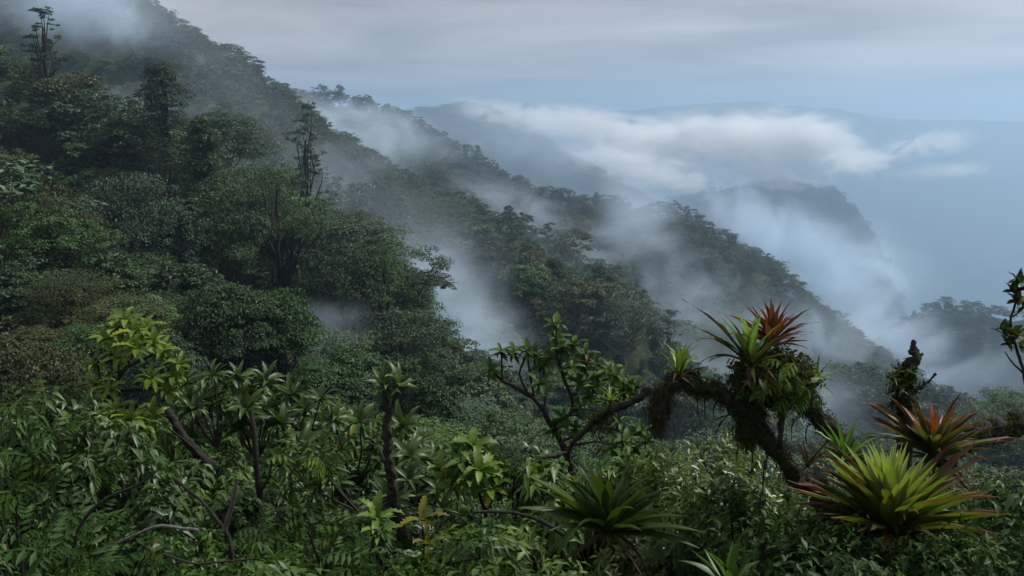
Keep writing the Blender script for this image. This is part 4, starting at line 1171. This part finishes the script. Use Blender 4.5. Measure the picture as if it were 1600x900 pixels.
t = bromeliad(1062, 588, 5.85, 'small yellow-green bromeliad at the bend of the left mossy branch', [
    (BLADE, 10, .26, 1.45, .85, (1.5, 1.5, .9), 1.15, 1.1), (BROMD, 7, .26, .7, -.1, (.6, .55, .6), .8, 1.0)])
t = bromeliad(1172, 572, 5.85, 'green-hearted bromeliad with long dark outer leaves on the mossy tree', [
    (BLADE, 10, .38, 1.5, 1.0, (1.5, 1.65, 1.3), 1.5, 1.0), (BROMD, 8, .42, .8, -.1, (.7, .68, .6), .9, 1.0)])
for (u1, v1) in [(1060, 478), (1066, 514), (1095, 530), (1250, 527), (1235, 512), (1128, 498)]:
    toward(t, BROMD[1], 1172, 575, 5.85, u1, v1, (.62, .6, .5), .75, 1.0, R.uniform(-.15, .1), .14)
t = bromeliad(1207, 540, 6.05, 'wine-red bromeliad crowning the mossy tree', [
    (BLADE, 22, .33, 1.5, .45, (1.0, .9, .6), .30, 1.0), (BLADE, 10, .32, .6, .0, (.8, .65, .5), .15, .95)])
for (u1, v1) in [(1268, 477), (1262, 505), (1130, 486), (1160, 470), (1195, 468), (1235, 468)]:
    toward(t, BLADE[0], 1207, 535, 6.05, u1, v1, (.95, .65, .55), .2, .9, R.uniform(-.1, .1), .08)
bromeliad(1276, 598, 6.0, 'small tufted bromeliad on the right side of the moss ball', [
    (BLADE, 9, .19, 1.4, .2, (1.0, 1.05, .7), .95, 1.0), (BROMD, 5, .17, .6, -.6, (.9, .85, .5), 1.0, 1.2)])
bromeliad(955, 628, 6.2, 'little bromeliad with a pinkish heart on the thin end of the mossy branch', [
    (BLADE, 9, .17, 1.3, .0, (1.0, 1.0, .7), .9, 1.0)])

# broken mossy stub with epiphytes
Y = 7.0
t = plant('mossy_stub', 1415, 680, Y, 'broken mossy stub with a bare crooked tip, behind the reddish bromeliad', 'tree')
stems(t, 'trunk', [([base_at(1420, 740, Y), P(1415, 700, Y), P(1411, 640, Y), P(1414, 605, Y), P(1424, 578, Y), P(1431, 560, Y), P(1427, 545, Y), P(1426, 532, Y)], .07, .018), ([P(1430, 562, Y), P(1437, 556, Y), P(1442, 552, Y)], .018, .012)], M_MOSSBARK, 0.9)
stems(t, 'branch', [([P(1413, 620, Y), P(1430, 610, Y), P(1448, 598, Y), P(1463, 584, Y)], .028, .008), ([P(1436, 607, Y), P(1437, 597, Y)], .008, .005), ([P(1443, 602, Y), P(1443, 593, Y)], .008, .005)], M_MOSSBARK, 0.9)
moss_cloud(t, 'moss', [P(1412, 650, Y), P(1410, 615, Y), P(1410, 590, Y), P(1418, 578, Y)], [.1, .11, .12, .06], 2400, .04, M_MOSS, .35)
for k in range(30):
    put_leaf(t, R.choice(BLADE), P(1402 + R.uniform(-10, 14), 590 + R.uniform(-14, 22), Y - .08), (0, -.3, 1), R.uniform(0, 6.28), R.uniform(-.5, 1.2), R.uniform(.09, .14), (.6, .65, .5, 1.3), name='epiphyte_leaf')

t = bromeliad(1458, 716, 6.2, 'large orange-red bromeliad beside the thick branch at right', [
    (BROMO[:2], 10, .38, 1.5, 1.15, (1.0, .85, .7), .5, .9), (BROMO, 22, .46, 1.15, .55, (.85, .85, .6), .85, .85), (BROMD, 22, .48, .6, .1, (.66, .64, .36), .95, 1.05)])
for (u1, v1) in [(1338, 624), (1355, 622), (1383, 615), (1502, 614), (1535, 640), (1585, 690), (1565, 665), (1600, 686), (1350, 650), (1420, 612)]:
    toward(t, BROMD[0], 1458, 712, 6.2, u1, v1, (.85, .66, .5), .7, 1.2, R.uniform(-.1, .1), .1)
t = bromeliad(1392, 836, 5.2, 'huge green bromeliad with a bright upright heart at lower right', [
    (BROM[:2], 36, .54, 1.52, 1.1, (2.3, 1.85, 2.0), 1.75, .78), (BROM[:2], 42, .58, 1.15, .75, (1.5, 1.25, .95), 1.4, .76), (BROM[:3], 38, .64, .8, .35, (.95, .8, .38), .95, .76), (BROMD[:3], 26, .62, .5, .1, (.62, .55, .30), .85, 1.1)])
for (u1, v1, c_) in [(1232, 758, .6), (1245, 728, .65), (1255, 705, .7), (1240, 790, .5), (1562, 838, .7), (1550, 770, .7), (1545, 722, .8), (1535, 745, .7), (1528, 700, .9), (1560, 800, .6), (1280, 690, .7), (1500, 690, 1.0), (1270, 800, .5)]:
    toward(t, R.choice(BROMD[:2]), 1392, 832, 5.2, u1, v1, (c_, c_ * .95, c_ * .55), .72, 1.3, R.uniform(-.25, .15), .12)
put_leaf(t, BROM[0], P(1388, 905, 5.0), (0, 0, 1), 3.0, 1.5, .20, (.7, .75, .5, 1.6))
bromeliad(1320, 722, 5.7, 'narrow-leaved green bromeliad in front of the right mossy limb', [
    (BLADE, 12, .34, 1.4, .6, (.85, 1.05, .7), 1.5, .75), (BLADE, 8, .32, .7, .1, (.6, .75, .5), 1.4, .7)])
t = bromeliad(1262, 730, 5.6, 'dark spiky bromeliad at the foot of the mossy tree', [(BROMD, 8, .25, 1.2, .2, (.35, .3, .3), .6, 1.0)])
t = bromeliad(950, 832, 5.4, 'wide strap-leaved bromeliad in the lower middle', [
    (BROM, 16, .46, 1.3, .6, (.34, .38, .25), 1.7, .9), (BROM, 16, .52, .7, .2, (.25, .28, .16), 1.3, .85)])
for (u1, v1) in [(822, 752), (838, 770), (862, 735), (900, 735), (930, 742), (958, 748), (1042, 778), (1075, 812), (1100, 838), (1090, 862), (810, 800), (1020, 762)]:
    toward(t, R.choice(BROM[:2]), 950, 835, 5.4, u1, v1, (.33, .37, .23), 1.5, 1.0, R.uniform(-.25, .15), .12)
t = bromeliad(1140, 925, 4.5, 'broad-leaved bromeliad rising from the bottom edge right of centre', [(BROM, 9, .3, 1.3, .3, (.45, .6, .4), 1.7, 1.3)])
for (u1, v1) in [(1082, 862), (1100, 858), (1160, 838), (1130, 880)]:
    toward(t, BROM[0], 1140, 930, 4.5, u1, v1, (.22, .30, .18), 1.7, 1.3, 0, .08)

# thick branch entering from the right edge
t = thing('mossy_branch', P(1640, 655, 6.6), 'thick dark mossy branch entering from the right edge', 'branch')
stems(t, 'branch', [([P(1720, 640, 6.7), P(1640, 658, 6.6), P(1590, 662, 6.6), P(1545, 672, 6.6), P(1500, 695, 6.5), P(1470, 730, 6.4)], .09, .06)], M_MOSSBARK, 0.9)
moss_cloud(t, 'moss', [P(1640, 655, 6.6), P(1590, 662, 6.6), P(1545, 672, 6.6), P(1500, 695, 6.5)], [.1, .095, .09, .08], 3000, .035, M_MOSS, .3, hang=.07)

# dark-leaved twig reaching in from the right edge
Y = 5.0
t = thing('leafy_branch', P(1640, 720, Y), 'upright twig with dark oval leaves against the mist at the right edge', 'branch')
stems(t, 'stem', [([P(1640, 720, Y), P(1612, 640, Y), P(1598, 575, Y), P(1588, 545, Y), P(1579, 505, Y), P(1588, 470, Y), P(1590, 440, Y)], .012, .005), ([P(1640, 640, Y), P(1605, 590, Y), P(1583, 568, Y), P(1570, 550, Y)], .008, .003),
                  ([P(1588, 540, Y), P(1570, 522, Y), P(1548, 513, Y)], .005, .002), ([P(1582, 495, Y), P(1596, 485, Y), P(1610, 470, Y)], .005, .003)], M_TWIG)
for (u, v, n, br) in [(1590, 440, 10, .7), (1580, 455, 8, .6), (1586, 470, 8, .55), (1602, 450, 8, .7), (1565, 515, 9, .8), (1578, 520, 9, .85), (1590, 525, 8, .8), (1574, 538, 8, .7), (1600, 480, 7, .7), (1595, 540, 6, .8)]:
    rosette(t, P(u, v, Y), n, .075, OVATE, (R.uniform(-.5, .5), -.5, 1), (1.0, -0.5), (1.2 * br, .85 * br, .7 * br), 0.25)

# ------------------------------------------------------------------ which bush is which
FORE = [('bright lobed-leaf shrub', 200, 560), ('thick leaning trunk', 300, 700), ('pale forked branch', 350, 810), ('arched dark twig', 150, 800), ('straight thin trunk', 402, 740),
        ('mossy thin trunk', 612, 720), ('tallest rosette shrub', 400, 610), ('bright toothed-leaf shrub', 740, 720), ('yellow wilting plant', 662, 830), ('small bright hanging plant', 588, 825),
        ('slim forked tree', 870, 640), ('strap-leaved bromeliad', 950, 800), ('broad-leaved bottom bromeliad', 1130, 890), ('gnarled mossy tree', 1210, 680), ('huge green bromeliad', 1390, 780),
        ('orange-red bromeliad', 1460, 670), ('thick right-edge branch', 1570, 665), ('left-edge feathery shrub', 60, 640), ('corner feathery shrub', 40, 870), ('broken mossy stub', 1412, 620)]
seen_l = set()
for t in [o for o in bpy.data.objects if o.get('spot')]:
    u, v = t['spot']
    d = t['desc']
    lab = None
    for k in sorted(range(len(FORE)), key=lambda k: (FORE[k][1] - u) ** 2 + (FORE[k][2] - v) ** 2)[:14]:
        du, dv = u - FORE[k][1], v + 40 - FORE[k][2]
        dd = math.hypot(du, dv)
        a = math.degrees(math.atan2(-dv, du)) % 360
        way = ['right of', 'above and right of', 'above', 'above and left of', 'left of', 'below and left of', 'below', 'below and right of'][int((a + 22.5) // 45) % 8]
        far = 'just' if dd < 80 else ('a little way' if dd < 150 else 'well')
        lab = '%s bush %s %s the %s' % (d, far, way, FORE[k][0])
        if lab not in seen_l:
            break
    if lab in seen_l:
        lab = 'second ' + lab
    seen_l.add(lab)
    t['label'] = lab
    del t['spot']; del t['desc']
# ------------------------------------------------------------------ air: even haze, drifting mist and low valley clouds
HZ_TOP = float(max(V[:, 2].max() + 20, 150.0))


def box_obj(name, lo, hi):
    (x0, y0, z0), (x1, y1, z1) = lo, hi
    v = [(x0, y0, z0), (x1, y0, z0), (x1, y1, z0), (x0, y1, z0), (x0, y0, z1), (x1, y0, z1), (x1, y1, z1), (x0, y1, z1)]
    f = [(0, 3, 2, 1), (4, 5, 6, 7), (0, 1, 5, 4), (1, 2, 6, 5), (2, 3, 7, 6), (3, 0, 4, 7)]
    return mesh_obj(name, v, f, smooth=False)


hz = box_obj('haze', (-23000, -23000, FLOOR - 30), (23000, 23000, HZ_TOP))
hz['kind'] = 'stuff'; hz['label'] = 'pale blue haze filling the air over the valley'
m, nn, ll = new_mat('haze_air')
o_ = N(nn, 'ShaderNodeOutputMaterial')
pv = N(nn, 'ShaderNodeVolumePrincipled', i_Density=HAZE_DENSITY, i_Anisotropy=0.5)
pv.inputs['Color'].default_value = HAZE_COLOR
ll.new(pv.outputs[0], o_.inputs['Volume'])
hz.data.materials.append(m)


def mist_mat(name, scale, detail, lo, hi, color, squash, edge, nrough=0.62, steps=0.45):
    """ragged mist or cloud: an ellipsoid eaten away by noise; object colour alpha carries the density"""
    m, nn, ll = new_mat(name)
    o_ = N(nn, 'ShaderNodeOutputMaterial')
    tc_ = N(nn, 'ShaderNodeTexCoord')
    ln = N(nn, 'ShaderNodeVectorMath', operation='LENGTH'); ll.new(tc_.outputs['Object'], ln.inputs[0])
    oi = N(nn, 'ShaderNodeObjectInfo')
    # the grain is the same in all directions: world position times the frequency kept in the object colour
    ge = N(nn, 'ShaderNodeNewGeometry'); sc_ = N(nn, 'ShaderNodeSeparateColor'); ll.new(oi.outputs['Color'], sc_.inputs[0])
    s0 = N(nn, 'ShaderNodeVectorMath', operation='SCALE'); ll.new(ge.outputs['Position'], s0.inputs[0]); ll.new(sc_.outputs[0], s0.inputs['Scale'])
    sq = N(nn, 'ShaderNodeVectorMath', operation='MULTIPLY'); ll.new(s0.outputs[0], sq.inputs[0]); sq.inputs[1].default_value = squash
    sh = N(nn, 'ShaderNodeVectorMath', operation='MULTIPLY_ADD')
    ll.new(oi.outputs['Random'], sh.inputs[0]); sh.inputs[1].default_value = (37, 91, 53); ll.new(sq.outputs[0], sh.inputs[2])
    n1 = N(nn, 'ShaderNodeTexNoise', i_Scale=scale, i_Detail=detail, i_Roughness=nrough, i_Distortion=1.3)
    ll.new(sh.outputs[0], n1.inputs['Vector'])
    # noise minus distance from the middle, then a soft threshold
    ml = N(nn, 'ShaderNodeMath', operation='MULTIPLY', i1=edge); ll.new(ln.outputs['Value'], ml.inputs[0])
    sb = N(nn, 'ShaderNodeMath', operation='SUBTRACT'); ll.new(n1.outputs['Fac'], sb.inputs[0]); ll.new(ml.outputs[0], sb.inputs[1])
    mn = N(nn, 'ShaderNodeMapRange', interpolation_type='SMOOTHSTEP'); mn.inputs[1].default_value = lo; mn.inputs[2].default_value = hi
    ll.new(sb.outputs[0], mn.inputs[0])
    mr = N(nn, 'ShaderNodeMapRange', interpolation_type='SMOOTHSTEP'); mr.inputs[1].default_value = 1.0; mr.inputs[2].default_value = 0.30; mr.inputs[3].default_value = 0.0; mr.inputs[4].default_value = 1.0
    ll.new(ln.outputs['Value'], mr.inputs[0])
    mu = N(nn, 'ShaderNodeMath', operation='MULTIPLY'); ll.new(mr.outputs[0], mu.inputs[0]); ll.new(mn.outputs[0], mu.inputs[1])
    mu2 = N(nn, 'ShaderNodeMath', operation='MULTIPLY'); ll.new(mu.outputs[0], mu2.inputs[0]); ll.new(oi.outputs['Alpha'], mu2.inputs[1])
    pv = N(nn, 'ShaderNodeVolumePrincipled', i_Anisotropy=0.3)
    pv.inputs['Color'].default_value = color
    ll.new(mu2.outputs[0], pv.inputs['Density'])
    ll.new(pv.outputs[0], o_.inputs['Volume'])
    m.cycles.volume_step_rate = steps
    return m


def ball(name, mat):
    bm = bmesh.new(); bmesh.ops.create_icosphere(bm, subdivisions=3, radius=1.0)
    me = bpy.data.meshes.new(name); bm.to_mesh(me); bm.free()
    me.materials.append(mat)
    return me


me_wisp = ball('mist_bank', mist_mat('mist', 0.85, 7.0, 0.24, 0.58, MIST_COLOR, (0.8, 1, 1), 0.20, 0.60))
me_cloud = ball('valley_cloud', mist_mat('cloud', 1.1, 8.0, 0.29, 0.43, CLOUD_COLOR, (0.6, 1, 1), 0.22, 0.66, 0.25))
WISPS = [
    (540, 215, 620, 170, 70, 40, 0.022, -25, 'mist filling the hollow between the upper mountain and the long ridge'),
    (800, 330, 560, 150, 70, 30, 0.018, -30, 'mist in the hollow between two spurs of the long ridge'),
    # u, v, Y, half width px, half height px, half depth m, density, tilt deg, label
    (110, 5, 440, 225, 94, 30.0, 0.0427, -10, 'grey cloud cap trailing over the summit at upper left'),  # cloud cap on the mountaintop, built with the mist material
    (300, 80, 430, 162, 75, 20.0, 0.0085, -35, 'torn mist trailing down from the summit cloud'),
    (150, 245, 205, 150, 112, 12.0, 0.0727, 30, 'small mist wisp rising behind the bushy trees at upper left'),
    (240, 200, 215, 138, 88, 10.0, 0.0342, -20, 'thin mist around the tallest pointed tree'),
    (400, 200, 400, 212, 125, 20.0, 0.0071, -25, 'thin veil of mist over the upper mountain'),
    (590, 200, 690, 188, 62, 25.0, 0.0382, -12, 'thin mist lying along the upper flank of the long ridge'),
    (520, 290, 340, 188, 88, 15.0, 0.0188, 12, 'mist behind the slender open-crowned tree'),
    (690, 470, 165, 138, 162, 13.0, 0.0940, -25, 'bright mist column in the gully in the middle of the forest'),
    (740, 560, 150, 138, 138, 11.0, 0.0940, 25, 'bright lower part of the mist in the gully'),
    (640, 400, 200, 112, 138, 11.0, 0.0235, -35, 'thin mist climbing above the bushy bright-topped tree'),
    (820, 440, 300, 175, 112, 15.0, 0.0122, 30, 'thin mist hanging over the middle spur'),
    (500, 510, 84, 119, 62, 4.0, 0.0684, 10, 'low mist beside the dark tall trees above the near shoulder'),
    (1000, 350, 540, 88, 112, 20.0, 0.0342, 50, 'mist plume rising along the long ridge right of centre'),
    (930, 400, 480, 150, 75, 20.0, 0.0188, 35, 'faint mist below the plume on the long ridge'),
    (1090, 470, 420, 200, 100, 22.5, 0.0205, -25, 'soft mist veil over the lower flank of the long ridge'),
    (1010, 560, 260, 188, 125, 15.0, 0.0256, 20, 'mist behind the slim forked tree'),
    (1180, 620, 300, 275, 112, 20.0, 0.0256, -10, 'blue mist behind the mossy branches over the low forest'),
    (1170, 345, 830, 138, 62, 30.0, 0.0256, -45, 'mist along the edge of the long ridge'),
    (1265, 400, 810, 162, 94, 35.0, 0.0385, -35, 'bright mist pouring down behind the end of the long ridge'),
    (1350, 460, 790, 150, 106, 35.0, 0.0427, -50, 'brightest mist between the long ridge and the right misty ridge'),
    (1400, 540, 720, 188, 100, 30.0, 0.0256, -30, 'mist drifting in front of the right misty ridge'),
    (1280, 530, 480, 200, 88, 25.0, 0.0256, -15, 'mist lying on the low forest behind the moss ball'),
    (1540, 590, 800, 188, 88, 25.0, 0.0137, 0, 'mist veil low on the right misty ridge'),
    (860, 225, 1600, 250, 69, 80.0, 0.0072, -14, 'mist behind the treeline of the long ridge'),
    (1130, 345, 1900, 162, 50, 75.0, 0.0030, -25, 'mist covering the foot of the far blue headland'),
    (480, 330, 215, 412, 188, 20.0, 0.0080, -22, 'thin blue veil of mist over the forest behind the dark shoulder'),
    (1400, 420, 1700, 162, 75, 75.0, 0.0043, -40, 'bright mist below the point of the far headland'),
]
CLOUDS = [  # low clouds over the far valley, standing inside the haze box
    (800, 180, 2350, 130, 30, 50, 0.0189, -8, 'thin left tail of the white cloud bank over the far valley'),
    (930, 198, 2300, 180, 42, 50, 0.0284, -8, 'left part of the white cloud bank over the far valley'),
    (1090, 215, 2250, 200, 55, 55, 0.0347, 4, 'middle of the white cloud bank over the far valley'),
    (1230, 222, 2200, 160, 68, 50, 0.0410, -6, 'bright billowing end of the cloud bank over the far valley'),
    (1330, 258, 2150, 100, 34, 35, 0.0347, 6, 'low puff under the bright end of the cloud bank'),
    (1200, 275, 2180, 120, 30, 35, 0.0284, -10, 'ragged shred hanging below the cloud bank'),
    (1000, 262, 2100, 190, 45, 45, 0.0252, -14, 'lower edge of the cloud bank above the long ridge'),
    (1450, 225, 2500, 110, 30, 40, 0.0163, 10, 'faint detached streak of cloud over the lake'),
    (1470, 268, 2480, 120, 20, 35, 0.0152, 4, 'lower faint streak of cloud over the lake'),
]
for (u, v, Y, hw, hh, hd, den, tilt, lab) in CLOUDS:
    w = link('mist_bank', me_cloud, loc=P(u, v, Y), rot=(0, -math.radians(tilt), 0), scale=(hw / FPX * Y, hd, hh / FPX * Y))  # a valley cloud, sharing its object name with the mist wisps
    w.color = (FPX / (hh * Y), 1, 1, den); w['kind'] = 'stuff'; w['label'] = lab
for (u, v, Y, hw, hh, hd, den, tilt, lab) in WISPS:
    p = P(u, v, Y)
    w = link('mist_bank', me_wisp, loc=p, rot=(0, -math.radians(tilt), 0), scale=(hw / FPX * Y, hd, hh / FPX * Y))
    w.color = (FPX / (hh * Y), 1, 1, den)
    w['kind'] = 'stuff'; w['label'] = lab
